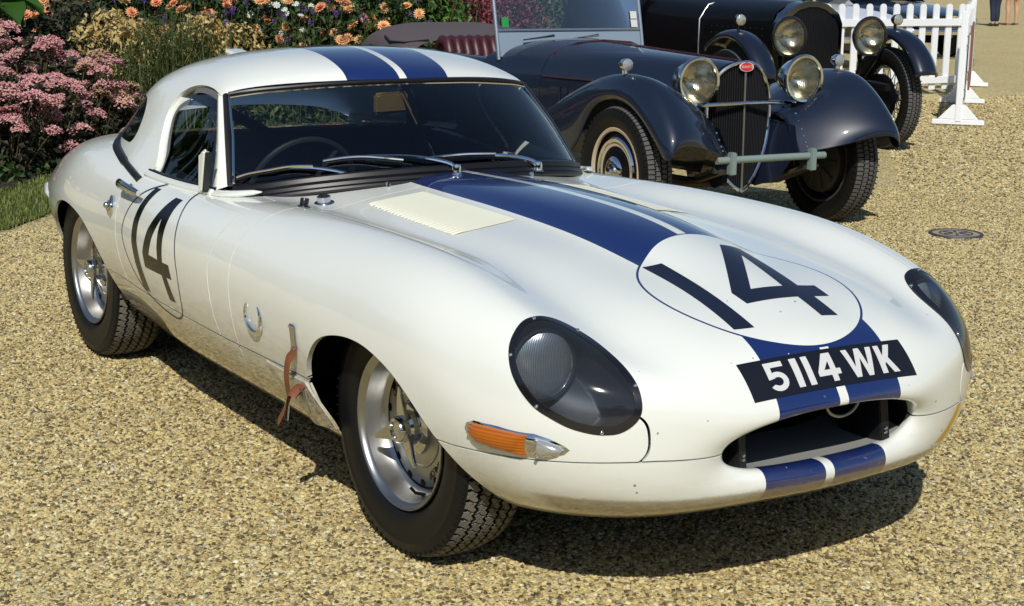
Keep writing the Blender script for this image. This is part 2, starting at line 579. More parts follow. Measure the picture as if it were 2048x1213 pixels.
def paint_white(name, stripes=False, roundel=False, door=False):
    m = mat(name, WHITE, rough=0.32, coat=1.0, coat_rough=0.04)
    nt = NT(m)
    pos = nt.coord()
    x, y, z = nt.xyz(pos)
    big = nt.noise(pos, 1.7, 3, 0.5)
    col = nt.mix(big, (.775, .798, .735), (.805, .828, .772))
    if stripes:
        ay = nt.math('ABSOLUTE', y)
        s = nt.math('MULTIPLY', nt.math('GREATER_THAN', ay, STRIPE_I), nt.math('LESS_THAN', ay, STRIPE_O))
        if roundel:
            dx = nt.math('DIVIDE', nt.math('SUBTRACT', x, ROUND_X), ROUND_RX)
            dy = nt.math('DIVIDE', y, ROUND_RY)
            r = nt.math('SQRT', nt.math('ADD', nt.math('MULTIPLY', dx, dx), nt.math('MULTIPLY', dy, dy)))
            s = nt.math('MULTIPLY', s, nt.math('GREATER_THAN', r, 1.0))
            rg = nt.math('MULTIPLY', nt.math('GREATER_THAN', r, 0.978), nt.math('LESS_THAN', r, 1.0))
            s = nt.math('MAXIMUM', s, rg)
        # stone chips on the stripe
        ch = nt.node('ShaderNodeTexVoronoi')
        ch.inputs['Scale'].default_value = 22
        nt.link(pos, ch.inputs['Vector'])
        chip = nt.math('LESS_THAN', nt.math('ADD', ch.outputs['Distance'], nt.math('MULTIPLY', nt.noise(pos, 160, 2), .10)), 0.085)
        fr = nt.math('GREATER_THAN', x, 0.62)
        s = nt.math('MULTIPLY', s, nt.math('SUBTRACT', 1.0, nt.math('MULTIPLY', chip, fr)))
        col = nt.mix(s, col, NAVY)
    if door:
        dx = nt.math('DIVIDE', nt.math('SUBTRACT', x, DOOR_RX), DOOR_R)
        dz = nt.math('DIVIDE', nt.math('SUBTRACT', z, DOOR_RZ), DOOR_R)
        r = nt.math('SQRT', nt.math('ADD', nt.math('MULTIPLY', dx, dx), nt.math('MULTIPLY', dz, dz)))
        rg = nt.math('MULTIPLY', nt.math('GREATER_THAN', r, 0.982), nt.math('LESS_THAN', r, 1.0))
        col = nt.mix(rg, col, (.008, .02, .06))
    # dark stone chips and flecks on the nose
    vo = nt.node('ShaderNodeTexVoronoi')
    vo.inputs['Scale'].default_value = 26
    nt.link(pos, vo.inputs['Vector'])
    v2 = nt.math('ADD', vo.outputs['Distance'], nt.math('MULTIPLY', nt.noise(pos, 190, 2), .07))
    fleck = nt.math('MULTIPLY', nt.math('LESS_THAN', v2, nt.math('MULTIPLY', nt.xyz(vo.outputs['Color'])[0], .135)), nt.math('GREATER_THAN', nt.math('ADD', x, nt.math('MULTIPLY', nt.noise(pos, 5, 2), .4)), 0.76))
    col = nt.mix(nt.math('MULTIPLY', fleck, .8), col, (.12, .11, .09))
    d = nodes_dirt_shade(nt, pos)
    col = nt.mix(d, col, (.25, .185, .090))  # road dirt, with flank shade and gravel reflection painted into the colour
    nt.color(col)
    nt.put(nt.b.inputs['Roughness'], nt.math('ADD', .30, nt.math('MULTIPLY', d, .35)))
    _set(nt.b, 'Coat IOR', 1.62)
    # very slight waviness of hand-beaten panels
    nt.bump(nt.noise(pos, 3.2, 2, 0.4), 0.10, 0.012)
    return m

DOOR_RX, DOOR_RZ, DOOR_R = -1.47, .575, .285
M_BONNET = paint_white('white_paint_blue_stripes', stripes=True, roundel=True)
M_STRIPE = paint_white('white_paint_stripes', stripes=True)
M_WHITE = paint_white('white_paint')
M_BLACK = mat('black_underside', (.006, .006, .006), rough=.9, spec=.1)
M_RUBBER = mat('black_rubber', (.006, .006, .007), rough=.42)
M_CHROME = mat('chrome', (.78, .79, .80), rough=.06, metal=1.0)
M_STEEL = mat('brushed_alloy', (.55, .56, .57), rough=.32, metal=1.0)
M_TYRE = mat('tyre_rubber', (.007, .007, .007), rough=.48, spec=.28)
M_TRIM = mat('dark_interior_trim', (.010, .012, .016), rough=.75)

car = empty('racing_car')
tag(car, 'white racing coupe with navy stripes and the number 14 roundel', 'car')

MU, MV = 330, 150
BG = surf(BODY_RINGS, MU, MV, ('free', 'free'), ('mirror', 'mirror'))
BV, BN, BF = grid_mesh(BG)
_uv = np.stack(np.meshgrid(np.linspace(0, len(BODY_RINGS) - 1, MU), np.linspace(0, 12, MV), indexing='ij'), -1).reshape(-1, 2)
# orient normals outward: at the widest point of the door normal must be +y
_k = np.argmin(np.linalg.norm(BV - np.array([-1.3, .82, .5]), axis=1))
if BN[_k][1] < 0:
    BN = -BN
    BF = BF[:, ::-1]
HALF = Sheet(BV, BN, BF, _uv)

ARCH_F = cr_curve([(-.285, .02), (-.285, .20), (-.295, .30), (-.315, .375), (-.328, .41), (-.295, .475), (-.225, .535), (-.115, .565), (.005, .565), (.12, .533), (.20, .485), (.275, .415), (.34, .345), (.41, .255), (.46, .14), (.48, .02)], 90)
ARCH_R = cr_curve([(-2.80, .02), (-2.80, .30), (-2.775, .42), (-2.70, .515), (-2.58, .575), (-2.45, .598), (-2.32, .59), (-2.20, .558), (-2.10, .490), (-2.04, .40), (-2.005, .30), (-1.985, .18), (-1.98, .02)], 90)

GAP = .0025
def fx(S): return S.V[:, 0]
def fy(S): return S.V[:, 1]
def fz(S): return S.V[:, 2]

def f_arches(S):
    """positive outside the wheel openings"""
    a = -poly_sd(fx(S), fz(S), ARCH_F)
    b = -poly_sd(fx(S), fz(S), ARCH_R)
    f = np.minimum(a, b)
    inner = .40 - fy(S)               # keep the floor between the wheels
    inner = np.where(fz(S) < .36, inner, -1)
    return np.maximum(f, inner)

# bonnet rear edge
def f_bonnet(S):
    x, y, z = S.V.T
    xb = -.80 + .05 * np.clip((z - .70) / .10, 0, 1) * np.clip((y - .45) / .2, 0, 1)
    return x - xb
SEAM_W = np.array([(-1.2, .64), (-.8, .628), (-.43, .622), (.04, .618), (.21, .610), (.43, .600), (.60, .59), (.70, .557), (.732, .526), (.757, .486), (.80, .44), (.9, .36)])
def f_wing(S):
    """positive on the outer side of the wing seam"""
    return fy(S) - np.interp(fx(S), SEAM_W[:, 0], SEAM_W[:, 1])
def f_low(S):
    """positive above the low seam (valance / sill)"""
    x, y, z = S.V.T
    zs = np.interp(x, [-2.1, -.9, -.30, .35, .76, .80], [.410, .392, .400, .392, .420, .418])
    return z - zs

# head lamp opening: outline on the body, tested in the plane across its mean normal
HL3D = [(.492, .694, .633), (.480, .683, .657), (.470, .662, .681), (.463, .639, .696), (.463, .614, .703), (.467, .582, .702), (.482, .552, .692), (.521, .528, .676), (.571, .513, .658), (.635, .505, .634), (.687, .501, .609), (.719, .499, .583), (.739, .502, .551), (.743, .509, .524), (.736, .526, .502), (.722, .551, .486), (.704, .578, .482), (.684, .602, .483), (.653, .634, .492), (.620, .661, .509), (.586, .682, .528), (.554, .695, .555), (.528, .700, .581), (.509, .700, .606)]
HL_C = np.mean(HL3D, axis=0)
HL_N = np.array([.58, .55, .60]) / np.linalg.norm([.58, .55, .60])
HL_A = np.cross([0, 0, 1.0], HL_N)
HL_A /= np.linalg.norm(HL_A)
HL_B = np.cross(HL_N, HL_A)
def hl_uv(P):
    d = np.asarray(P) - HL_C
    return d @ HL_A, d @ HL_B
HLC = cr_curve(np.stack(hl_uv(np.array(HL3D)), 1), 140, closed=True)
def f_lamp(S, grow=0.0):
    """positive inside the head lamp opening"""
    a, b = hl_uv(S.V)
    f = poly_sd(a, b, HLC) + grow
    return np.where((fz(S) > .43) & (fx(S) > .35) & (fy(S) > .3), f, -1)

outer = HALF.clip(lambda S: S.A[:, 0] - 1.55)          # outside of the mouth lip
duct = HALF.clip(lambda S: 1.55 - S.A[:, 0])
def both(S):
    return S.joined(S.mirrored())

opened = outer.clip(f_arches)
front = opened.clip(lambda S: f_bonnet(S) - GAP)
back = opened.clip(lambda S: -f_bonnet(S) - GAP)
up = front.clip(lambda S: f_low(S) - GAP)
is_front = lambda S: S.V[:, 0] + .0
low = front.clip(lambda S: -f_low(S) - GAP)
valance = low.clip(lambda S: fx(S) - .10)
under_rear = low.clip(lambda S: .10 - fx(S))
HLG = .0
up = up.clip(lambda S: -f_lamp(S))
_g = lambda S: np.where(fx(S) > .55, .0007, .0013)
cen = up.clip(lambda S: -f_wing(S) - _g(S))
wing = up.clip(lambda S: f_wing(S) - _g(S))
both(cen).build('bonnet', M_BONNET, car, lip=.010)
wing.build('front_wing', M_WHITE, car, lip=.014)
wing.mirrored().build('front_wing', M_WHITE, car, lip=.014)
both(valance).build('front_valance', M_STRIPE, car, lip=.012)

# doors, sills and rear body
def f_door(S):
    x, y, z = S.V.T
    xf = np.interp(z, [.38, .45, .60, .70, .755, .775, .80], [-.925, -.945, -.955, -.935, -.905, -.925, -1.06])
    xr = np.interp(z, [.38, .50, .70, .80], [-1.80, -1.815, -1.82, -1.815])
    f = np.minimum(np.minimum(xf - x, x - xr), f_low(S))
    return np.minimum(f, y - .60)
def f_cockpit(S):
    x, y, z = S.V.T
    # opening under the hardtop and behind the windscreen
    xf = -np.interp(y, [0, .15, .32, .47, .575, .66], [.93, .945, .985, 1.06, 1.15, 1.28])
    f = np.minimum(np.minimum(xf - x, x + 2.30), .635 - y)
    return np.where(z > .7, f, -1)
sill = back.clip(lambda S: -f_low(S) - GAP).clip(lambda S: fx(S) + 2.02)
sill_all = both(sill.joined(under_rear))
sill_all.build('sill', M_WHITE, car, lip=.006)
upb = back.clip(lambda S: np.maximum(f_low(S) - GAP, -(fx(S) + 2.02)))
upb = upb.clip(lambda S: -f_cockpit(S))
door = upb.clip(lambda S: f_door(S) - GAP)
rest = upb.clip(lambda S: -f_door(S) - GAP)
door.build('door', M_WHITE, car, lip=.010)
door.mirrored().build('door', M_WHITE, car, lip=.010)
scut = rest.clip(lambda S: fx(S) + 1.35)
rear = rest.clip(lambda S: -1.35 - fx(S))
both(scut).build('scuttle', M_STRIPE, car, lip=.012)
both(rear).build('rear_body', M_WHITE, car, lip=.012)

# dark inner liner behind the shut lines and round the wheel wells
lin = HALF.clip(lambda S: S.A[:, 0] - 3.0).clip(lambda S: f_arches(S) - .012).clip(lambda S: -f_lamp(S, .012)).clip(lambda S: -f_cockpit(S) - .01)
both(lin.offset(-.013)).build('inner_liner', M_BLACK, car)
# mouth duct, painted grey low down
M_DUCT = mat('duct_grey', (.30, .30, .28), rough=.6)
M_DUCTB = mat('duct_black', (.008, .008, .008), rough=.7)
both(duct).build('mouth_duct', None, car, mats=[M_DUCT, M_DUCTB], mifn=lambda c: (c[:, 2] > .385).astype(int))
BODY_BVH = BVHTree.FromPolygons([tuple(v) for v in np.concatenate([BV, BV * [1, -1, 1]])],
                                [tuple(int(i) for i in f) for f in np.concatenate([BF, BF[:, ::-1] + len(BV)])])

# ------------------------------------------------------------------ hardtop
TG = surf(TOP_RINGS, 150, 90, ('free', 'free'), ('free', 'mirror'))
TV, TN, TF = grid_mesh(TG)
_k = np.argmin(np.linalg.norm(TV - np.array([-1.7, 0, 1.2]), axis=1))
if TN[_k][2] < 0:
    TN = -TN
    TF = TF[:, ::-1]
TOP = Sheet(TV, TN, TF)
SIDE_WIN = cr_curve([(-1.02, .70), (-1.15, .80), (-1.22, .87), (-1.31, .965), (-1.385, 1.036), (-1.461, 1.068), (-1.535, 1.079), (-1.618, 1.078), (-1.692, 1.063), (-1.747, 1.037), (-1.776, 1.000), (-1.781, .96), (-1.766, .92), (-1.738, .873), (-1.705, .822), (-1.715, .785), (-1.740, .760), (-1.745, .70), (-1.74, .60), (-1.4, .55)], 160, closed=True)
REAR_WIN = cr_curve([(0, .872), (.2, .870), (.40, .868), (.50, .875), (.535, .90), (.528, .935), (.47, .985), (.33, 1.02), (0, 1.035), (-.1, 1.03), (-.1, .875)], 140, closed=True)
def f_sidewin(S):
    f = poly_sd(fx(S), fz(S), SIDE_WIN)
    return np.where(fy(S) > .40, f, -1)
def f_rearwin(S):
    x, y, z = S.V.T
    def smin(a, b, k=.03):
        h = np.clip(.5 + .5 * (b - a) / k, 0, 1)
        return b * (1 - h) + a * h - k * h * (1 - h)
    zt = 1.000 + .035 * (1 - (y / .62) ** 2)
    f = smin(smin(-2.005 - .03 * np.clip((z - .86) / .14, -1, 1) ** 2 - x, zt - z, .06), z - .850, .05)
    return f
top = TOP.clip(lambda S: -f_sidewin(S)).clip(lambda S: -f_rearwin(S))
both(top).build('hardtop', M_STRIPE, car, lip=.022)
M_LINING = mat('hardtop_lining', (.05, .055, .06), rough=.8)
both(top.offset(-.024)).build('headlining', M_LINING, car)

tray = MB()
tray.box((-.10, 0, .192), (.90, .74, .012))
tray.box((-1.9, 0, .17), (2.6, .9, .012))
tray.build('undertray', M_BLACK, car)
# ------------------------------------------------------------------ lamp covers, glass, wheels and fittings of the racing car
def thin_glass(name, tint=(.80, .86, .86), rough=.02, ior=1.5, dirt=0.0):
    m = bpy.data.materials.new(name)
    m.use_nodes = True
    t = m.node_tree
    t.nodes.clear()
    out = t.nodes.new('ShaderNodeOutputMaterial')
    mx = t.nodes.new('ShaderNodeMixShader')
    fr = t.nodes.new('ShaderNodeFresnel')
    fr.inputs[0].default_value = ior
    tr = t.nodes.new('ShaderNodeBsdfTransparent')
    tr.inputs[0].default_value = (*tint, 1)
    gl = t.nodes.new('ShaderNodeBsdfGlossy')
    gl.inputs['Roughness'].default_value = rough
    t.links.new(fr.outputs[0], mx.inputs[0])
    t.links.new(tr.outputs[0], mx.inputs[1])
    t.links.new(gl.outputs[0], mx.inputs[2])
    t.links.new(mx.outputs[0], out.inputs[0])
    return m
M_GLASS = thin_glass('window_glass', (.80, .85, .85), .0, 1.78)
M_PERSPEX = thin_glass('rear_perspex', (.25, .27, .28), .03, 1.5)
M_ACRYL = thin_glass('lamp_cover_acrylic', (.70, .74, .78), .06, 1.6)
_t = M_ACRYL.node_tree
_o = [n for n in _t.nodes if n.type == 'OUTPUT_MATERIAL'][0]
_m = [n for n in _t.nodes if n.type == 'MIX_SHADER'][0]
_d = _t.nodes.new('ShaderNodeBsdfDiffuse')
_d.inputs[0].default_value = (.62, .66, .72, 1)
_x = _t.nodes.new('ShaderNodeMixShader')
_x.inputs[0].default_value = .022
_t.links.new(_m.outputs[0], _x.inputs[1])
_t.links.new(_d.outputs[0], _x.inputs[2])
_t.links.new(_x.outputs[0], _o.inputs[0])
M_LENSG = thin_glass('lens_glass', (.90, .92, .90), .05, 1.5)
M_BUCKET = mat('lamp_bucket', (.018, .022, .032), rough=.45)
M_BLACKG = mat('black_gloss', (.008, .008, .010), rough=.22, coat=.6)
M_DIGIT = mat('dark_navy_vinyl', (.010, .014, .032), rough=.35)
M_DIGITK = mat('black_vinyl', (.003, .003, .003), rough=.25, spec=.3)
M_PLATE = mat('plate_black', (.007, .008, .013), rough=.35)
M_SILVER = mat('plate_silver_white', (.62, .63, .62), rough=.45)
M_CREAM = mat('cream_tape', (.80, .79, .62), rough=.65)
M_LEATHER = mat('brown_leather', (.20, .065, .025), rough=.55)
_nt = NT(M_LEATHER)
_n = _nt.noise(_nt.coord(), 40, 4)
_nt.color(_nt.mix(_n, (.26, .085, .03), (.11, .035, .015)))
_nt.bump(_n, .3, .004)

COVER = outer.clip(lambda S: f_lamp(S, -.001))
def lamp_units(S, side):
    cover = S.clip(lambda T: f_lampm(T) - .013).offset(.0015)
    cov = cover.build('headlamp_cover', M_ACRYL, car)
    rim = S.clip(lambda T: .016 - f_lampm(T)).offset(.0028).build('cover_rim', M_BLACKG, cov, lip=.004)
    bowl = S.clip(lambda T: f_lampm(T) - .0006)
    f = f_lampm(bowl)
    dirv = np.array([-.80, -.28 * side, -.42])
    B = Sheet(bowl.V + dirv * np.minimum(f * 5.0, .19)[:, None], bowl.N, bowl.F)
    me = mesh_np('lamp_bucket', B.V, B.F, M_BUCKET, cov)
    # screws round the rim
    for k in (4, 7, 11, 16, 20, 0):
        p = Vector((HL3D[k][0], HL3D[k][1] * side, HL3D[k][2]))
        c = Vector((HL_C[0], HL_C[1] * side, HL_C[2]))
        p = p + (c - p).normalized() * .009
        loc, nor, _, _ = BODY_BVH.find_nearest(p)
        if nor.dot(Vector((HL_N[0], HL_N[1] * side, HL_N[2]))) < 0:
            nor = -nor
        s = MB()
        s.lathe([(0.0001, .0046), (.003, .0040), (.0045, .0024), (.0048, .0)], loc + nor * .0028, nor, 10)
        s.build('screw', M_CHROME, cov)
    # the round lamp itself, facing forward
    c = Vector((.500, .606 * side, .598))
    ax = Vector((1, .04 * side, .02)).normalized()
    L = MB()
    L.lathe([(.0001, -.035), (.04, -.028), (.066, -.010), (.078, .004)], c, ax, 36)
    hl = L.build('headlamp', mat('reflector', (.80, .81, .80), .12, 1.0), cov)
    L = MB()
    L.lathe([(.0001, .022), (.03, .020), (.055, .015), (.070, .008), (.078, .003)], c, ax, 48)
    L.build('lens', M_RIBLENS, cov)
    L = MB()
    L.lathe([(.076, -.004), (.083, -.003), (.086, .002), (.084, .007), (.078, .006)], c, ax, 40)
    L.build('lamp_ring', M_BUCKET, cov)
    L = MB()
    L.lathe([(.0001, .012), (.008, .010), (.010, .0), (.010, -.02)], c, ax, 12)
    L.build('bulb_shield', M_CHROME, cov)

def f_lampm(S):
    a, b = hl_uv(S.V * [1, np.sign(S.V[:, 1].mean()), 1])
    return poly_sd(a, b, HLC)

M_RIBLENS = mat('ribbed_lens', (.50, .52, .50), rough=.20, metal=.75, coat=1.0)
_nt = NT(M_RIBLENS)
_w = _nt.node('ShaderNodeTexWave')
_w.bands_direction = 'Y'
_w.inputs['Scale'].default_value = 75
_nt.link(_nt.coord(), _w.inputs['Vector'])
_z = _nt.xyz(_nt.coord())[2]
_nt.color(_nt.mix(_nt.math('MULTIPLY', _w.outputs['Fac'], .8), (.86, .88, .86), (.45, .47, .47)))
_nt.bump(_w.outputs['Fac'], .35, .003)
lamp_units(COVER, 1)
lamp_units(COVER.mirrored(), -1)

# ---- markings laid on the body: a finely sampled patch of the body surface is cut to the outline
def body_patch(u0, u1, v0, v1, mu, mv):
    C = np.asarray(BODY_RINGS, float)
    flip = np.array([1, -1, 1.0])
    P = C.copy()
    def bm(n, s, mode):
        i = np.clip(s.astype(int), 0, n - 2)
        B = bs_basis(s - i)
        M = np.zeros((len(s), n)); Mm = np.zeros((len(s), n))
        for r in range(len(s)):
            for k in range(4):
                j = i[r] - 1 + k; w = B[r, k]
                if j < 0:
                    if mode == 'free': M[r, 0] += 2 * w; M[r, 1] -= w
                    else: Mm[r, 1] += w
                elif j >= n:
                    if mode == 'free': M[r, n - 1] += 2 * w; M[r, n - 2] -= w
                    else: Mm[r, n - 2] += w
                else: M[r, j] += w
        return M, Mm
    def ev(C, su, sv):
        Mu, _ = bm(C.shape[0], su, 'free')
        Mv, Mvm = bm(C.shape[1], sv, 'mirror')
        X = np.einsum('ai,ijc->ajc', Mu, C)
        return np.einsum('bj,ajc->abc', Mv, X) + np.einsum('bj,ajc->abc', Mvm, X * flip)
    nu, nv = P.shape[:2]
    for _ in range(3):
        P = P + (C - ev(P, np.arange(nu) * 1.0, np.arange(nv) * 1.0)) * 0.9
    G = ev(P, np.linspace(u0, u1, mu), np.linspace(v0, v1, mv))
    V, N, F = grid_mesh(G)
    if (N * [0.3, .5, .6]).sum(1).mean() < 0:
        N = -N; F = F[:, ::-1]
    return Sheet(V, N, F)

nose = body_patch(3.2, 9.2, 7.6, 12, 480, 190)
nose = nose.joined(nose.mirrored())
def decal(S, fn, d, name, m, parent):
    T = S.clip(fn).offset(d)
    return T.build(name, m, parent)
roundel_objs = []
def xy(S): return S.V[:, 0], S.V[:, 1]
ONE = [(.312, -.190), (.330, -.143), (.680, -.137), (.672, -.192)]
FOUR = [(.306, .062), (.306, .130), (.538, .122), (.538, .178), (.594, .176), (.594, .126), (.680, .126), (.678, .074), (.594, .073), (.594, -.088), (.541, -.092)]
HOLE = [(.366, .084), (.541, .070), (.541, -.032)]
number = decal(nose, lambda S: poly_sd(*xy(S), ONE), .0006, 'number_one', M_DIGIT, car)
decal(nose, lambda S: np.minimum(poly_sd(*xy(S), FOUR), -poly_sd(*xy(S), HOLE)), .0006, 'number_four', M_DIGIT, car)
def yw(S):
    d = S.V - np.array([.765, 0, .618])
    return S.V[:, 1], d @ np.array([.6118, 0, -.7911])
pl = nose.clip(lambda S: fx(S) - .70)
plate = decal(pl, lambda S: poly_sd(*yw(S), [(-.258, .001), (.248, .001), (.262, .097), (-.248, .097)]), .0009, 'number_plate', M_PLATE, car)
def arc(cx, cy, rx, ry, a0, a1, n=14):
    return [(cx + rx * math.cos(rad(a0 + (a1 - a0) * k / n)), cy + ry * math.sin(rad(a0 + (a1 - a0) * k / n))) for k in range(n + 1)]
T0, T1 = .012, .083
def glyph5(x):
    o = arc(x + .026, .060, .028, .0235, -150, 125)
    i = arc(x + .026, .060, .0135, .0105, 150, -125)
    o = [(p[0], p[1]) for p in o]
    return [[(x, T0), (x + .052, T0), (x + .052, T0 + .013), (x + .016, T0 + .013), (x + .015, .042)] + arc(x + .026, .0595, .028, .0235, -118, 150) +
            [(x + .013, .066)] + arc(x + .026, .0595, .013, .0105, 130, -130) + [(x + .001, .054)]]
GLYPHS = [
    glyph5(-.193),
    [[(-.119, T0), (-.099, T0), (-.098, T1), (-.116, T1)]],
    [[(-.085, T0), (-.067, T0), (-.064, T1), (-.082, T1)]],
    [[(-.022, T0), (.003, T0), (.005, .053), (.018, .053), (.018, .067), (.005, .067), (.005, T1), (-.012, T1), (-.012, .067), (-.050, .067), (-.050, .056)], [(-.012, .032), (-.012, .053), (-.030, .053)]],
    [[(.040, T0), (.058, T0), (.068, .058), (.082, T0), (.099, T0), (.109, .058), (.121, T0), (.139, T0), (.117, T1), (.101, T1), (.090, .036), (.077, T1), (.061, T1)]],
    [[(.148, T0), (.166, T0), (.166, .040), (.184, T0), (.204, T0), (.183, .045), (.208, T1), (.187, T1), (.170, .055), (.166, .062), (.166, T1), (.148, T1)]],
]
for g in GLYPHS:
    def fn(S, g=g):
        f = poly_sd(*yw(S), g[0])
        for h in g[1:]:
            f = np.minimum(f, -poly_sd(*yw(S), h))
        return f
    decal(pl, fn, .0016, 'plate_character', M_SILVER, plate)

# cream tape over the louvres, scalloped on its outer edge
lo = body_patch(9.6, 11.2, 7.4, 10.6, 300, 180)
LOUV = [(-.735, .225), (-.705, .222), (-.22, .214), (-.205, .222), (-.245, .396)]
for _k in range(24):
    _x = -.245 - .485 * _k / 24
    LOUV += [(_x - .004, .402 - .006 * (_k % 2)), (_x - .014, .406)]
LOUV += [(-.748, .40), (-.752, .385)]
for sd in (1, -1):
    S = lo if sd == 1 else lo.mirrored()
    T = S.clip(lambda Q: poly_sd(Q.V[:, 0], Q.V[:, 1] * sd, LOUV))
    wob = .0018 + .0012 * np.sin(T.V[:, 0] * 2 * math.pi / .0205) * np.clip((np.abs(T.V[:, 1]) - .355) / .04, 0, 1)
    T = Sheet(T.V + T.N * wob[:, None], T.N, T.F)
    mesh_np('louvre_tape', T.V, T.F, M_CREAM, car)

# door numbers (right-hand side is the one in view; the far door carries the same)
dp = body_patch(12.0, 14.2, 2.2, 7.0, 360, 300)
D_ONE = [(-1.575, .750), (-1.540, .750), (-1.545, .425), (-1.605, .425)]
D_ONE = [(-1.580, .752), (-1.538, .752), (-1.556, .700), (-1.567, .646), (-1.571, .583), (-1.556, .520), (-1.518, .420), (-1.585, .420), (-1.613, .504), (-1.628, .574), (-1.619, .638), (-1.605, .693)]
D_FOUR = [(-1.385, .745), (-1.325, .745), (-1.326, .553), (-1.272, .553), (-1.258, .508), (-1.303, .508), (-1.266, .432), (-1.320, .432), (-1.346, .508), (-1.505, .508), (-1.514, .556), (-1.472, .633), (-1.423, .696)]
D_HOLE = [(-1.379, .684), (-1.374, .631), (-1.370, .554), (-1.453, .557), (-1.424, .614)]
D_RING = cr_curve([(-1.734, .613), (-1.736, .570), (-1.704, .512), (-1.622, .437), (-1.496, .392), (-1.384, .372), (-1.290, .372), (-1.222, .415), (-1.199, .518), (-1.211, .601), (-1.237, .680), (-1.272, .741), (-1.330, .778), (-1.400, .790), (-1.475, .788), (-1.560, .764), (-1.637, .733), (-1.690, .686)], 160, closed=True)
for sd in (-1, 1):
    S = dp if sd == 1 else dp.mirrored()
    xz = lambda Q: (Q.V[:, 0], Q.V[:, 2])
    decal(S, lambda Q: np.minimum(poly_sd(*xz(Q), D_RING), .0065 - poly_sd(*xz(Q), D_RING)), .0006, 'roundel_line', M_DIGIT, car)
    decal(S, lambda Q: poly_sd(*xz(Q), D_ONE), .0006, 'number_one', M_DIGITK, car)
    decal(S, lambda Q: np.minimum(poly_sd(*xz(Q), D_FOUR), -poly_sd(*xz(Q), D_HOLE)), .0006, 'number_four', M_DIGITK, car)

# ---- windscreen
_b = cr_curve(WS_BOT, 30)
_t2 = cr_curve(WS_TOP, 30)
_b = np.concatenate([_b[::-1] * [1, -1, 1], _b[1:]])
_t2 = np.concatenate([_t2[::-1] * [1, -1, 1], _t2[1:]])
_k = np.linspace(0, 1, 14)[:, None, None]
G = _b[None] * (1 - _k) + _t2[None] * _k
G = G + np.array([.012, 0, .010]) * (4 * _k * (1 - _k))
V, N, F = grid_mesh(G)
if N[len(N) // 2][0] < 0:
    N, F = -N, F[:, ::-1]
mesh_np('windscreen', V, F, M_GLASS, car, N=N)
ws = MB()
def off(P, d): return [tuple(np.asarray(p) + np.asarray(d)) for p in P]
ws.tube(off(_b, (.012, 0, -.018)), .017, 8)
ws.tube(off(_b, (.030, 0, -.034)), .013, 8)
ws.tube(off(_b * [1, 1.0, 1], (.045, 0, -.044)), .009, 8)
ws.build('windscreen_rubber', M_RUBBER, car)
w2 = MB()
w2.tube(off(_t2, (.002, 0, .004)), .0075, 8)
w2.build('header_seal', M_RUBBER, car)
ch = MB()
ch.tube(off(_t2, (.012, 0, -.006)), .0035, 6)
for s in (0, -1):
    ch.tube([tuple(_b[s] + np.array([.004, 0, .006])), tuple((_b[s] + _t2[s]) / 2 + np.array([.018, 0, .008])), tuple(_t2[s] + np.array([.004, 0, 0]))], .0045, 6)
ch.build('windscreen_trim', M_CHROME, car)
# side rubbers and white pillars
for sd in (-1, 1):
    P = []
    e0, e1 = np.array(WS_BOT[-1]), np.array(WS_TOP[-1])
    mid = (e0 + e1) / 2 + np.array([.008, .004, .006])
    line = cr_curve([e0, mid, e1], 16)
    rb = MB()
    rb.tube([tuple((p + np.array([-.006, .006, 0])) * [1, sd, 1]) for p in line], .011, 8)
    rb.build('side_rubber', M_RUBBER, car)
    out_f = line + np.array([-.012, .012, -.004])
    out_r = cr_curve([(-1.262, .690, .772), (-1.300, .655, .870), (-1.385, .612, .985), (-1.448, .582, 1.062)], 16)
    inn_r = out_r + np.array([.0, -.03, 0])
    rows = [out_f + np.array([0, -.012, 0]), out_f, (out_f + out_r) / 2 + np.array([0, .006, 0]), out_r, inn_r]
    Gp = np.stack(rows, 1) * [1, sd, 1]
    V, N, F = grid_mesh(Gp)
    mesh_np('windscreen_pillar', V, F, M_WHITE, car)
    # little white foot running forward under the rubber
    ft = MB()
    ft.tube([tuple(np.array(p) * [1, sd, 1]) for p in [(-1.25, .680, .772), (-1.18, .676, .777), (-1.12, .655, .785), (-1.075, .625, .793), (-1.055, .606, .796)]], [.020, .022, .020, .015, .004], 10, flat=.55, up=(0, 0, 1))
    ft.build('pillar_foot', M_WHITE, car)

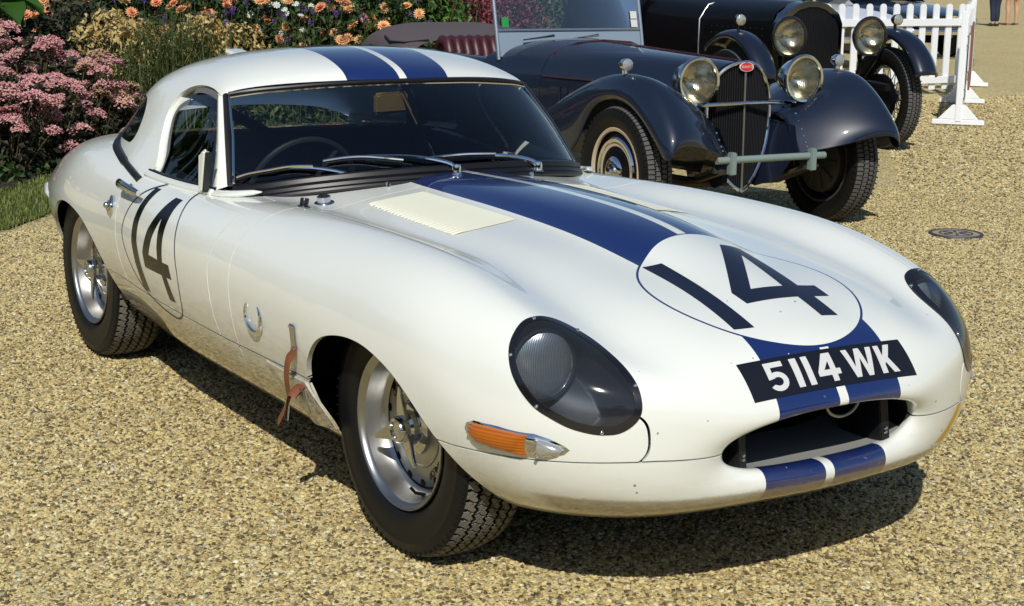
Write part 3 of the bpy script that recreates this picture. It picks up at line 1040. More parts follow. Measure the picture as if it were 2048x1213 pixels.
# door glass, cream window surround and fittings
for sd in (-1, 1):
    S = TOP if sd == 1 else TOP.mirrored()
    gl = TOP.clip(lambda Q: f_sidewin(Q) - .004).clip(lambda Q: fz(Q) - .765).clip(lambda Q: -1.24 - .9 * (fz(Q) - .8) * .8 - fx(Q)).offset(-.016)
    fr = TOP.clip(lambda Q: f_sidewin(Q) + .004).clip(lambda Q: .040 - f_sidewin(Q)).clip(lambda Q: -1.62 - fx(Q)).clip(lambda Q: fz(Q) - .795).clip(lambda Q: 1.035 - fz(Q)).offset(-.012)
    rb = TOP.clip(lambda Q: f_sidewin(Q) - np.where(fx(Q) < -1.66, .036, .002)).clip(lambda Q: np.where(fx(Q) < -1.66, .055, .020) - f_sidewin(Q)).clip(lambda Q: -1.42 - fx(Q)).clip(lambda Q: fz(Q) - .795).offset(-.010)
    if sd == -1:
        gl, fr, rb = gl.mirrored(), fr.mirrored(), rb.mirrored()
    gl.build('door_glass', M_GLASS, car)
    fr.build('window_surround', M_CREAMW if 'M_CREAMW' in globals() else M_WHITE, car)
    rb.build('window_rubber', mat('grey_rubber', (.12, .125, .12), .6), car)
    # hardtop seal on the rear quarter
    sl = MB()
    SP = cr_curve([(-1.745, .747), (-1.83, .737), (-1.93, .724), (-2.03, .707), (-2.13, .686), (-2.20, .662), (-2.25, .632), (-2.32, .60)], 24)
    loc = []
    for x, y in SP:
        hit = BODY_BVH.ray_cast(Vector((x, y * sd, 2)), Vector((0, 0, -1)))
        loc.append((x, y * sd, hit[0].z + .002))
    sl.tube(loc, [.013] * 8 + [.017] * 16, 8)
    sl.build('hardtop_seal', M_RUBBER, car)
    if sd == 1:
        continue
    m1 = MB()
    poly = [(-1.295, .772), (-1.218, .779), (-1.150, .920), (-1.188, .930), (-1.290, .884)]
    M4 = Matrix(((1, 0, 0, 0), (0, 0, sd, 0), (0, 1, 0, 0), (0, 0, 0, 1)))
    m1.prism([(x, z) for x, z in [(-1.292, .772), (-1.262, .774), (-1.226, .900), (-1.234, .915), (-1.280, .895)]], .700, .720, M4)
    dm = m1.build('quarter_light_deflector', M_WHITE, car, bevel=.008)
    m2 = MB()
    m2.prism([(-1.258, .775), (-1.246, .780), (-1.214, .905), (-1.224, .905)], .700, .718, M4)
    m2.build('deflector_seal', M_RUBBER, dm)
for sd in (-1, 1):
    mb = MB()
    pts = []
    for x in np.linspace(-1.735, -1.24, 16):
        y = np.interp(-x, [1.24, 1.36, 1.6, 1.735], [.690, .698, .716, .722])
        hit = BODY_BVH.ray_cast(Vector((x, y * sd, 2)), Vector((0, 0, -1)))
        pts.append((x, y * sd, hit[0].z + .004))
    mb.tube(pts, .013, 8)
    mb.build('door_cap', M_WHITE, car)
    mb = MB()
    mb.tube([(p[0], p[1] - .012 * sd, p[2] + .010) for p in pts], .008, 8)
    mb.build('waist_rubber', M_RUBBER, car)

# ---- interior
inn = MB()
inn.box((-1.75, 0, .22), (1.5, 1.16, .02))
inn.box((-2.35, 0, .52), (.02, 1.10, .60))
inn.build('cockpit_floor', M_TRIM, car)
dash = MB()
_n = 24
for yk in range(_n):
    y0 = -.60 + 1.2 * yk / _n
    y1 = y0 + 1.2 / _n
    xa = lambda y: -np.interp(abs(y), [0, .15, .32, .47, .575, .66], [.93, .945, .985, 1.06, 1.15, 1.28]) + .03
    dash.add([(xa(y0), y0, .815 - .12 * y0 * y0), (xa(y1), y1, .815 - .12 * y1 * y1), (-1.22 - .05 * abs(y1), y1, .795), (-1.22 - .05 * abs(y0), y0, .795), (-1.25, y1, .66), (-1.25, y0, .66)], [(0, 1, 2, 3), (3, 2, 4, 5)])
dash.build('dashboard', M_TRIM, car)
for sd in (-1, 1):
    s = MB()
    s.box((-1.72, .32 * sd, .36), (.48, .44, .14))
    s.box((-2.00, .32 * sd, .56), (.12, .44, .46), rot=Matrix.Rotation(-.18, 3, 'Y'))
    s.build('seat', M_TRIM, car, bevel=.03)
sw = MB()
_c = Vector((-1.36, -.33, .745))
_ax = Vector((-1, 0, .38)).normalized()
_R = rot_to(_ax)
sw.tube([_c + _R @ Vector((.185 * math.cos(a), .185 * math.sin(a), 0)) for a in np.linspace(0, 2 * math.pi, 40, endpoint=False)], .011, 8, closed=True)
for a in (0, 2.2, 4.1):
    sw.tube([_c - _ax * .02, _c + _R @ Vector((.18 * math.cos(a), .18 * math.sin(a), 0))], .008, 6)
sw.build('steering_wheel', mat('wheel_rim_leather', (.02, .02, .022), .4), car)
rbm = MB()
rbm.tube([(-2.12, -.50, .40), (-2.12, -.50, .95), (-2.10, -.42, 1.06), (-2.08, 0, 1.105), (-2.10, .42, 1.06), (-2.12, .50, .95), (-2.12, .50, .40)], .02, 8)
rbm.tube([(-2.10, -.45, 1.03), (-2.12, .45, .55)], .02, 8)
rbm.build('roll_bar', M_TRIM, car)
rod = MB()
rod.tube([(-1.250, -.028, 1.090), (-.935, -.066, .878)], .0055, 8)
rod.lathe([(.0001, .03), (.010, .03), (.010, 0), (.012, -.005)], (-1.235, -.03, 1.072), (.3, 0, -1), 10)
rod.build('mirror_rod', M_CHROME, car)
mr = MB()
mr.box((-1.215, -.075, 1.035), (.018, .150, .070), rot=Matrix.Rotation(.25, 3, 'Z'))
mr.build('rear_view_mirror', mat('mirror_back', (.22, .14, .05), .4, .3), car, bevel=.010)
# rear window
rw = TOP.clip(f_rearwin).offset(-.004)
both(rw).build('rear_window', M_PERSPEX, car)

# ---- wipers
WP = [
    ([(-.955, -.345, .825), (-.968, -.362, .848), (-.99, -.42, .862), (-1.033, -.477, .866), (-1.098, -.554, .860)], [(-1.172, -.640, .823), (-1.152, -.61, .835), (-1.096, -.561, .851), (-1.058, -.51, .863), (-1.014, -.455, .866)]),
    ([(-.866, -.030, .850), (-.880, -.045, .872), (-.912, -.109, .888), (-.940, -.187, .897), (-.975, -.289, .899)], [(-1.015, -.421, .880), (-.994, -.361, .889), (-.971, -.305, .892), (-.945, -.25, .888), (-.925, -.19, .881)]),
    ([(-.905, .300, .835), (-.914, .285, .858), (-.925, .20, .877), (-.914, .066, .891), (-.912, .02, .891)], [(-.912, -.10, .884), (-.909, .019, .889), (-.915, .14, .884)]),
]
for arm, blade in WP:
    a = MB()
    a.lathe([(.0001, .022), (.012, .020), (.015, .010), (.015, -.006), (.021, -.010)], arm[0], (0, 0, 1), 14)
    pts = cr_curve(arm, 14)
    a.tube([tuple(p) for p in pts], list(np.interp(np.arange(14), [0, 3, 13], [.011, .009, .0035])), 8, flat=.7)
    wo_ = a.build('wiper', M_CHROME, car)
    b = MB()
    pts = cr_curve(blade, 14)
    b.tube([tuple(p + np.array([.004, 0, .006])) for p in pts], .0042, 6)
    b.build('blade_holder', M_CHROME, wo_)
    b = MB()
    b.tube([tuple(p + np.array([0, 0, -.002])) for p in pts], .0038, 6)
    b.build('blade_rubber', M_RUBBER, wo_)
# ------------------------------------------------------------------ wheels: axis +Z is the outboard side, then turned to face left or right
def tread_mesh(name, R, W, m, n_ang=900, n_lat=56, pitch=44, style='wavy', crown=.012, groove=.006):
    a = np.linspace(0, 2 * math.pi, n_ang, endpoint=False)
    w = np.linspace(-1, 1, n_lat)
    A, Wd = np.meshgrid(a, w, indexing='ij')
    r = R - crown * np.abs(Wd) ** 2.6
    ph = A * pitch / (2 * math.pi)
    if style == 'wavy':
        h = np.ones_like(A)
        zig = .055 * (2 * np.abs(2 * ((ph * 1.0) % 1) - 1) - 1)
        for c in (-.62, -.21, .21, .62):
            d = np.abs(Wd - c - zig * (1 if c in (-.62, .21) else -1)) / .034
            h = np.minimum(h, np.clip(d - .35, 0, 1))
        cell = np.floor((Wd + 1.02) / .41)
        q = (ph + .5 * (cell % 2) + .16 * np.sin((Wd + .2) * 2 * math.pi / .41)) % 1
        d = np.minimum(q, 1 - q) / .07
        h = np.minimum(h, np.clip(d - .30, 0, 1) * .55 + .45)
        q2 = (ph + .5 + .5 * (cell % 2) + .22 * np.sin((Wd) * 4 * math.pi / .41)) % 1
        d = np.minimum(q2, 1 - q2) / .05
        h = np.minimum(h, np.clip(d - .30, 0, 1) * .5 + .5)
        edge = np.clip((np.abs(Wd) - .86) / .10, 0, 1)
        q = (ph * 1.0) % 1
        d = np.minimum(q, 1 - q) / .09
        h = np.minimum(h, np.where(edge > 0, np.clip(d - .3, 0, 1), 1))
    else:      # block tread of the vintage tyres
        h = np.ones_like(A)
        for c in (-.5, 0, .5):
            d = np.abs(Wd - c - .02 * np.sin(ph * 2 * math.pi)) / .035
            h = np.minimum(h, np.clip(d - .5, 0, 1))
        cell = np.floor((Wd + 1.0) / .5)
        q = (ph + .5 * (cell % 2)) % 1
        d = np.minimum(q, 1 - q) / .06
        h = np.minimum(h, np.clip(d - .5, 0, 1))
    r = r - groove * (1 - h)
    V = np.stack([r * np.cos(A), r * np.sin(A), Wd * W / 2], -1)
    V = np.concatenate([V, V[:1]], 0)
    idx = np.arange(n_ang * n_lat).reshape(n_ang, n_lat)
    idx = np.concatenate([idx, idx[:1]], 0)
    F = np.stack([idx[:-1, :-1], idx[1:, :-1], idx[1:, 1:], idx[:-1, 1:]], -1).reshape(-1, 4)
    return V[:-1].reshape(-1, 3), F

def text_mesh(txt, size, extrude=.0004):
    cu = bpy.data.curves.new('txt', 'FONT')
    cu.body = txt
    cu.size = size
    cu.align_x = 'CENTER'
    cu.align_y = 'CENTER'
    cu.extrude = extrude
    o = bpy.data.objects.new('txt', cu)
    COL.objects.link(o)
    dg = bpy.context.evaluated_depsgraph_get()
    me = bpy.data.meshes.new_from_object(o.evaluated_get(dg))
    bpy.data.objects.remove(o)
    bpy.data.curves.remove(cu)
    return me

def race_wheel_parts():
    """meshes of one alloy racing wheel, outboard = +Z, axle at the origin; (name, mesh, parent index)"""
    out = []
    holder = empty('tmp')
    Vt, Ft = tread_mesh('t', .335, .166, M_TYRE, n_ang=1400, n_lat=66, pitch=70)
    M_TREAD = mat('tread_rubber', (.06, .058, .052), rough=.85)
    nt = NT(M_TREAD)
    co = nt.coord()
    nt.color(nt.mix(nt.noise(co, 25, 4), (.20, .185, .15), (.10, .095, .08)))
    rr_ = np.hypot(Vt[:, 0], Vt[:, 1])
    base = .335 - .012 * np.abs(Vt[:, 2] / .083) ** 2.6
    mi_ = ((base - rr_)[Ft].mean(1) > .0016).astype(int)
    tr = mesh_np('tread', Vt, Ft, None, holder, smooth=False, mats=[M_TREAD, M_BLACK], mi=mi_)
    w = .083
    prof = [(.3235, w), (.318, w + .006), (.308, w + .0105), (.295, w + .013), (.292, w + .0150), (.288, w + .0155), (.285, w + .0145), (.268, w + .0155), (.25, w + .015), (.235, w + .013), (.222, w + .008), (.214, w + .002), (.209, w - .006)]
    sw_ = MB()
    sw_.lathe(prof, n=96)
    sw_.lathe([(r, -h) for r, h in prof], n=96)
    # fine moulded ribs near the tread shoulder
    for k in range(80):
        a = 2 * math.pi * k / 80
        sw_.box((.3135 * math.cos(a), .3135 * math.sin(a), w + .0075), (.018, .0035, .005), rot=Matrix.Rotation(a, 3, 'Z'))
    ty = sw_.build('tyre', M_TYRE, holder)
    rim = MB()
    rim.lathe([(.198, .078), (.207, .083), (.2085, .089), (.206, .093), (.202, .092), (.199, .086), (.196, .080), (.190, .077), (.187, .062), (.184, .052), (.180, .036), (.174, .026), (.166, .020), (.158, .022), (.152, .026), (.120, .031), (.080, .034), (.060, .035), (.052, .037), (.0001, .037)], n=96)
    rm = rim.build('rim', M_WHEEL, holder, sharp=50)
    # inner barrel and brake
    br = MB()
    br.lathe([(.19, .06), (.185, -.02), (.19, -.080), (.206, -.085)], n=64)
    br.build('barrel', M_STEELD, holder)
    gv = MB()
    gv.lathe([(.1585, .0230), (.1600, .0242), (.1625, .0242), (.1640, .0222)], n=72)
    gv.build('disc_groove', M_BLACK, holder)
    gv = MB()
    gv.lathe([(.098, .0315), (.100, .0350), (.106, .0350), (.108, .0312)], n=60)
    gv.build('disc_step', M_WHEEL, holder)
    # round holes near the edge of the disc, and lettering
    h0 = None
    for k in range(14):
        a = 2 * math.pi * (k + .5) / 14
        if h0 is None:
            hol = MB()
            hol.lathe([(.0001, .0014), (.0105, .0014), (.0118, 0)], (0, 0, 0), (0, 0, 1), 14)
            h0 = o = hol.build('vent_hole', M_BLACK, holder)
        else:
            o = link_mesh('vent_hole', h0.data, holder)
        o.location = (.1475 * math.cos(a), .1475 * math.sin(a), .0268)
    me = text_mesh('DUNLOP', .0235)
    me.materials.append(M_BLACK)
    for k in (0, 1):
        o = link_mesh('rim_lettering', me, holder)
        a = rad(25 + 180 * k)
        o.location = (.125 * math.cos(a), .125 * math.sin(a), .0310)
        o.rotation_euler = (0, 0, a - math.pi / 2)
    # centre lock hub with three ears
    hb = MB()
    hb.lathe([(r_, z_ - .006) for r_, z_ in [(.072, .038), (.070, .052), (.058, .058), (.046, .060), (.044, .074), (.036, .080), (.034, .100), (.030, .106), (.022, .108), (.020, .102), (.0001, .101)]], n=40)
    hubo = hb.build('knock_off_hub', M_CHROMED, holder)
    for k in range(3):
        a = 2 * math.pi * k / 3 + .55
        e = MB()
        u = Vector((math.cos(a), math.sin(a), 0))
        t = Vector((-math.sin(a), math.cos(a), 0))
        pts = [(.022, .018, .084), (.045, .021, .088), (.07, .016, .094), (.095, .010, .100), (.118, .006, .104)]
        vs = []
        for r_, hw, z in pts:
            for s, dz in ((-1, 0), (1, 0), (1, .010), (-1, .010)):
                vs.append(u * r_ + t * (hw * s) + Vector((0, 0, z + dz * (1.4 - r_ * 6) - .012)))
        fs = []
        for i in range(len(pts) - 1):
            for q in range(4):
                q2 = (q + 1) % 4
                fs.append((i * 4 + q, i * 4 + q2, i * 4 + 4 + q2, i * 4 + 4 + q))
        fs += [(3, 2, 1, 0), tuple(16 + q for q in range(4))]
        e.add(vs, fs)
        e.build('hub_ear', M_CHROMED, holder, bevel=.002)
    l0 = None
    for k in range(5):
        a = 2 * math.pi * k / 5
        if l0 is None:
            lug = MB()
            lug.lathe([(.0001, .050), (.007, .049), (.009, .040), (.010, .030)], (0, 0, 0), (0, 0, 1), 8)
            l0 = o = lug.build('wheel_bolt', M_STEELD, holder)
        else:
            o = link_mesh('wheel_bolt', l0.data, holder)
        o.location = (.056 * math.cos(a), .056 * math.sin(a), 0)
    val = MB()
    val.tube([(.176, -.03, .028), (.165, -.03, .056), (.150, -.028, .068)], .0045, 6)
    val.build('valve', M_BLACK, holder)
    return holder

M_WHEEL = mat('polished_alloy_wheel', (.60, .60, .59), rough=.30, metal=1.0)
_nt = NT(M_WHEEL)
_nn = _nt.noise(_nt.coord(), 18, 5, .6)
_nt.color(_nt.mix(_nn, (.52, .52, .51), (.34, .335, .32)))
_nt.put(_nt.b.inputs['Roughness'], _nt.math('ADD', .22, _nt.math('MULTIPLY', _nn, .26)))
M_STEELD = mat('dark_steel', (.10, .10, .10), rough=.5, metal=.8)
M_CHROMED = mat('worn_chrome', (.62, .63, .64), rough=.13, metal=1.0)
proto = race_wheel_parts()
def place_wheel(x, y, side, spin, steer=0.0):
    """side -1: right wheel (outboard -y). The wheel becomes a part of the car."""
    wh = bpy.data.objects.new('wheel', None)
    COL.objects.link(wh)
    wh.parent = car
    M = Matrix.Translation((x, y, .333)) @ Matrix.Rotation(steer, 4, 'Z') @ (Matrix.Rotation(math.pi / 2, 4, 'X') if side < 0 else Matrix.Rotation(-math.pi / 2, 4, 'X')) @ Matrix.Rotation(spin, 4, 'Z')
    wh.matrix_local = M
    def rec(o, par, depth):
        c = o.copy()
        COL.objects.link(c)
        c.parent = par
        for chd in list(o.children):
            rec(chd, c, depth + 1)
    for chd in list(proto.children):
        rec(chd, wh, 0)
place_wheel(0, -.620, -1, rad(-70), rad(2))
place_wheel(-2.438, -.620, -1, rad(20))
place_wheel(0, .620, 1, rad(40), rad(2))
place_wheel(-2.438, .620, 1, rad(10))
def wipe(o):
    for chd in list(o.children):
        wipe(chd)
    bpy.data.objects.remove(o)
wipe(proto)
# ------------------------------------------------------------------ small fittings of the racing car
def on_body(x, y, z, d=0.0, direction=None):
    """nearest point of the body surface and its outward normal"""
    loc, nor, _, _ = BODY_BVH.find_nearest(Vector((x, y, z)))
    if nor.dot(loc - Vector((loc.x, 0, .45))) < 0:
        nor = -nor
    return loc + nor * d, nor
M_AMBER = mat('amber_lens', (.75, .22, .01), rough=.18, coat=.6)
_nt = NT(M_AMBER)
_w = _nt.node('ShaderNodeTexWave')
_w.bands_direction = 'Z'
_w.inputs['Scale'].default_value = 45
_nt.link(_nt.coord(), _w.inputs['Vector'])
_nt.color(_nt.mix(_w.outputs['Fac'], (.62, .17, .008), (.46, .11, .004)))
_nt.bump(_w.outputs['Fac'], .3, .002)
_set(_nt.b, 'Transmission Weight', .25)
M_CLEAR = mat('clear_lens', (.55, .56, .55), rough=.15, metal=.6)

def frame_at(loc, nor, along):
    n = nor.normalized()
    a = (Vector(along) - n * n.dot(Vector(along))).normalized()
    b = n.cross(a)
    return n, a, b
def dome(mb, outline, bulge, map3, rings=5, mi=0):
    """outline: closed list of 2-D points; domed up to bulge in the middle; map3(u,v,h)->3-D"""
    c = np.mean(outline, axis=0)
    vs, fs = [], []
    n = len(outline)
    for k in range(rings + 1):
        t = k / rings
        for p in outline:
            q = c + (np.asarray(p) - c) * (1 - t)
            vs.append(map3(q[0], q[1], bulge * math.sqrt(max(0, 1 - (1 - t) ** 2.2)) + .0005))
    for k in range(rings):
        for i in range(n):
            j = (i + 1) % n
            fs.append((k * n + i, k * n + j, (k + 1) * n + j, (k + 1) * n + i))
    base = len(vs)
    for p in outline:
        vs.append(map3(p[0], p[1], -.006))
    for i in range(n):
        j = (i + 1) % n
        fs.append((base + i, base + j, j, i))
    mb.add(vs, fs, mi)
# indicators under the head lamps
IND = np.array([(.411, .739, .443), (.440, .728, .466), (.510, .700, .472), (.582, .664, .478), (.634, .631, .477), (.656, .617, .455), (.639, .628, .434), (.575, .667, .419), (.473, .714, .415), (.417, .736, .427)])
for sd in (-1, 1):
    cx = Vector((.535, .688 * sd, .446))
    loc, nor = on_body(*cx)
    n, a, b = frame_at(loc, nor, (.75, -.6 * sd, .0))
    if b.z < 0:
        b = -b
    def m3(u, v, h, loc=loc, n=n, a=a, b=b):
        p = loc + a * u + b * v
        q, nn = on_body(*p)
        return q + n * h
    back = [(-.145, 0), (-.138, .016), (-.115, .026), (-.05, .0275), (.05, .027), (.085, .021), (.120, .009), (.133, 0), (.120, -.012), (.085, -.024), (.05, -.029), (-.05, -.029), (-.115, -.026), (-.138, -.016)]
    mb = MB()
    dome(mb, [(u * 1.02, v * 1.06) for u, v in back], .008, m3, 4)
    ind = mb.build('indicator', M_CHROME, car)
    amb = [(-.140, 0), (-.133, .014), (-.112, .0235), (-.05, .025), (.043, .0245), (.043, -.0265), (-.05, -.0265), (-.112, -.0235), (-.133, -.014)]
    mb = MB()
    dome(mb, [(u, v * 1.03) for u, v in amb], .022, m3, 5)
    mb.build('amber_lens', M_AMBER, ind)
    clr = [(.050, .024), (.083, .0185), (.115, .008), (.126, 0), (.115, -.010), (.083, -.0205), (.050, -.026)]
    mb = MB()
    dome(mb, clr, .018, m3, 5)
    mb.build('clear_lens', M_CLEAR, ind)
    mb = MB()
    mb.box(loc + a * .0465, (.006, .006, .006))
    for u, v in ((-.128, 0), (.060, .016), (.060, -.018)):
        q = m3(u, v, .016 if u > 0 else .012)
        s_ = MB()
        s_.lathe([(.0001, .004), (.003, .0035), (.0042, .002), (.0045, -.008)], q, n, 8)
        s_.build('screw', M_CHROME, ind)
# side marker lamp, door handle
for sd in (-1, 1):
    loc, nor = on_body(-1.872, .80 * sd, .655)
    n, a, b = frame_at(loc, nor, (1, 0, 0))
    mb = MB()
    def m3(u, v, h): return loc + a * u + b * v + n * h
    lo_ = [(.0, .040), (.010, .030), (.026, .008), (.028, 0), (.026, -.008), (.010, -.030), (0, -.040), (-.010, -.030), (-.026, -.008), (-.028, 0), (-.026, .008), (-.010, .030)]
    mb.lathe([(.027, -.004), (.027, .006), (.022, .011), (.0001, .012)], loc, n, 24)
    mb.v = [(x_, y_, loc.z + (z_ - loc.z) * (1.45 - .35 * abs(x_ - loc.x) / .027)) for x_, y_, z_ in mb.v]
    mk = mb.build('side_marker', M_CHROME, car)
    mb = MB()
    mb.lathe([(.019, .006), (.018, .016), (.012, .018), (.010, .026), (.006, .030), (.0001, .031)], loc, n, 20)
    mb.build('marker_lens', M_CHROMED, mk)
    p0, n0 = on_body(-1.765, .77 * sd, .722)
    p1, n1 = on_body(-1.585, .78 * sd, .716)
    mb = MB()
    mb.tube([p0 + n0 * .004, p0 + n0 * .034], .013, 10)
    mb.tube([p0 + n0 * .036 + Vector((-.02, 0, 0)), p0 + n0 * .040, p0.lerp(p1, .35) + n0 * .041, p0.lerp(p1, .8) + n0 * .036, p1 + n1 * .032], [.008, .014, .012, .011, .008], 10, flat=1.25)
    mb.lathe([(.020, 0), (.020, .005), (.014, .009)], p0, n0, 16)
    mb.build('door_handle', M_CHROMED, car)
# horse-shoe shaped chrome tow ring on the right flank, strap plate and leather straps
for sd in (-1, 1):
    mb = MB()
    pts = []
    for an in np.linspace(rad(-218), rad(42), 26):
        x, z = -.632 + .052 * math.cos(an) * 1.0, .515 + .050 * math.sin(an)
        q, nn = on_body(x, .822 * sd, z)
        pts.append(q + nn * .004)
    rr2 = [.0015 + .0075 * math.sin(math.pi * (k + .5) / 26) for k in range(26)]
    mb.tube(pts, rr2, 8)
    mb.build('chrome_ring', M_CHROME, car)
    q, nn = on_body(-.372, .822 * sd, .508)
    n, a, b = frame_at(q, nn, (0, 0, 1))
    mb = MB()
    Rm = Matrix((a, b, n)).transposed()
    mb.box(q + n * .004, (.075, .030, .005), rot=Rm)
    stp = mb.build('strap_plate', M_STEEL, car, bevel=.003)
    for da, db in ((.030, .008), (.030, -.008), (-.030, .008), (-.030, -.008)):
        s_ = MB()
        s_.lathe([(.0001, .004), (.003, .003), (.004, 0)], q + n * .0065 + a * da + b * db, n, 8)
        s_.build('rivet', M_CHROMED, stp)
    mb = MB()
    p_top, nt_ = on_body(-.372, .822 * sd, .485)
    curve = [p_top + n * .003, p_top + n * .008 + Vector((0, 0, -.02)), Vector((-.378, .836 * sd, .445)), Vector((-.386, .838 * sd, .400)), Vector((-.396, .830 * sd, .362)), Vector((-.402, .824 * sd, .338))]
    pts = cr_curve([tuple(p) for p in curve], 20)
    mb.tube([tuple(p) for p in pts], [.017] * 19 + [.012], 8, flat=.2, up=(0, 1, 0))
    mb.build('leather_strap', M_LEATHER, car)
    q, nn = Vector((-.345, .802 * sd, .340)), Vector((0, sd, -.35)).normalized()
    n, a, b = frame_at(q, nn, (0, 0, 1))
    Rm = Matrix((a, b, n)).transposed()
    mb = MB()
    mb.box(q + n * .004, (.070, .036, .004), rot=Rm)
    mb.build('strap_plate', M_STEEL, car, bevel=.003)
    mb = MB()
    pts = cr_curve([tuple(q + n * .006 + a * .025), tuple(q + n * .018 + a * .032 + Vector((-.025, 0, 0))), tuple(q + n * .030 + Vector((-.055, .0, -.012))), tuple(q + n * .040 + Vector((-.080, .005 * sd, -.060)))], 14)
    mb.tube([tuple(p) for p in pts], .025, 8, flat=.16, up=(0, .6 * sd, 1))
    mb.build('leather_strap', M_LEATHER, car)
    mb = MB()
    c = q + n * .035 + Vector((-.045, 0, -.02))
    mb.tube([c + Vector((-.012, 0, .012)), c + Vector((.012, 0, .012)), c + Vector((.010, .004 * sd, -.030)), c + Vector((-.014, .004 * sd, -.030))], .0025, 6, closed=True)
    mb.build('buckle', M_STEEL, car)
    # rivets along the edge of the panel behind the front wheel
    r0 = None
    for k in range(11):
        t = k / 10
        x, z = -.320 + .085 * t, .372 - .085 * t
        q, nn = Vector((x - .014, (.814 - .40 * (.40 - z)) * sd, z - .008)), Vector((0, sd, -.4)).normalized()
        if r0 is None:
            s_ = MB()
            s_.lathe([(.0001, .0035), (.003, .003), (.0045, 0)], (0, 0, 0), (0, 0, 1), 8)
            o = r0 = s_.build('rivet', M_STEEL, car)
        else:
            o = link_mesh('rivet', r0.data, car)
        o.location = q
        o.rotation_euler = nn.to_track_quat('Z', 'Y').to_euler()
# fillers and knobs on the scuttle
for (x, y, r, h, m) in ((-.80, -.585, .013, .026, M_BLACKG), (-.875, -.485, .021, .022, M_CHROMED)):
    q, nn = on_body(x, y, .79)
    mb = MB()
    mb.lathe([(r * 1.5, 0), (r * 1.4, .003), (r, .004), (r, h - .002), (r * .9, h), (.0001, h)], q, nn, 20)
    mb.build('scuttle_knob', m, car)
for (x, y) in ((-.885, -.262), (-.885, .262)):
    q, nn = on_body(x, y, .82)
    mb = MB()
    mb.tube([q, q + nn * .010, q + nn * .014 + Vector((-.012, .006, 0))], [.008, .007, .005], 8)
    mb.build('washer_jet', M_CHROMED, car)
# mouth fittings: two dark uprights, a pale cable loop, grey floor tray
for sd in (-1, 1):
    mb = MB()
    vs = [(.765, .212 * sd, .352), (.745, .212 * sd, .498), (.60, .225 * sd, .505), (.60, .225 * sd, .345), (.768, .240 * sd, .356), (.748, .240 * sd, .492), (.60, .255 * sd, .505), (.60, .255 * sd, .345)]
    mb.add(vs, [(0, 1, 2, 3), (7, 6, 5, 4), (0, 4, 5, 1), (1, 5, 6, 2), (3, 2, 6, 7), (0, 3, 7, 4)])
    up_ = mb.build('mouth_upright', mat('upright_dark', (.016, .017, .020), .4, .3), car, bevel=.003)
    for z in (.385, .395):
        s_ = MB()
        s_.lathe([(.0001, .004), (.004, .003), (.005, 0)], (.763, .226 * sd, z), (1, 0, .2), 8)
        s_.build('bolt', M_CHROMED, up_)
cb = MB()
cb.tube([(.765, .075 + .052 * math.cos(t), .485 + .038 * math.sin(t)) for t in np.linspace(rad(150), rad(385), 20)], .0035, 6)
cb.build('cable_loop', mat('pale_cable', (.50, .50, .44), .6), car)
rad_ = MB()
rad_.box((.50, 0, .43), (.02, .62, .20))
rad_.build('radiator_core', M_BLACK, car)
# yellow tape by the left corner of the valance
T = valance.clip(lambda S: .0075 - np.abs(fx(S) - .752 + (fz(S) - .38) * .12)).clip(lambda S: fz(S) - .33).clip(lambda S: fy(S) - .40).offset(.0008)
T.build('yellow_tape', mat('yellow_tape', (.75, .42, .02), .5), car)
# bracket on the boot lid and rear bumper ends
mb = MB()
mb.tube([(-2.62, -.40, .835), (-2.58, -.40, .875), (-2.56, -.40, .915), (-2.56, -.345, .915), (-2.58, -.345, .875), (-2.62, -.345, .835)], .009, 8)
mb.lathe([(.06, 0), (.058, .02), (.04, .03), (.0001, .032)], (-2.60, -.37, .832), (0, 0, 1), 20)
mb.build('boot_filler', M_CHROME, car)
for sd in (-1, 1):
    mb = MB()
    mb.tube([(-2.92, .708 * sd, .545), (-2.99, .695 * sd, .55), (-3.15, .648 * sd, .555), (-3.45, .475 * sd, .555)], [.003, .008, .013, .015], 10)
    mb.build('rear_bumper', M_WHITE, car)
# roof vent on the hardtop
mb = MB()
vp = [(-1.93, -.235, 1.172), (-1.99, -.235, 1.170)]
mb.box((-1.97, -.285, 1.158), (.12, .07, .016), rot=Matrix.Rotation(.08, 3, 'Y'))
mb.build('roof_vent', M_WHITE, car, bevel=.008)

# white chassis panel behind the front wheel
for sd in (-1, 1):
    mb = MB()
    A = [(-.590, .398), (-.335, .392), (-.315, .360), (-.250, .300), (-.235, .275), (-.395, .250), (-.480, .318)]
    vs = [(x, (.812 - .40 * max(0, .40 - z)) * sd, z) for x, z in A] + [(x, (.802 - .40 * max(0, .40 - z)) * sd, z) for x, z in A]
    n_ = len(A)
    mb.add(vs, [tuple(range(n_)), tuple(range(2 * n_ - 1, n_ - 1, -1))] + [(i, i + n_, (i + 1) % n_ + n_, (i + 1) % n_) for i in range(n_)])
    mb.build('chassis_panel', M_WHITE, car, bevel=.004)
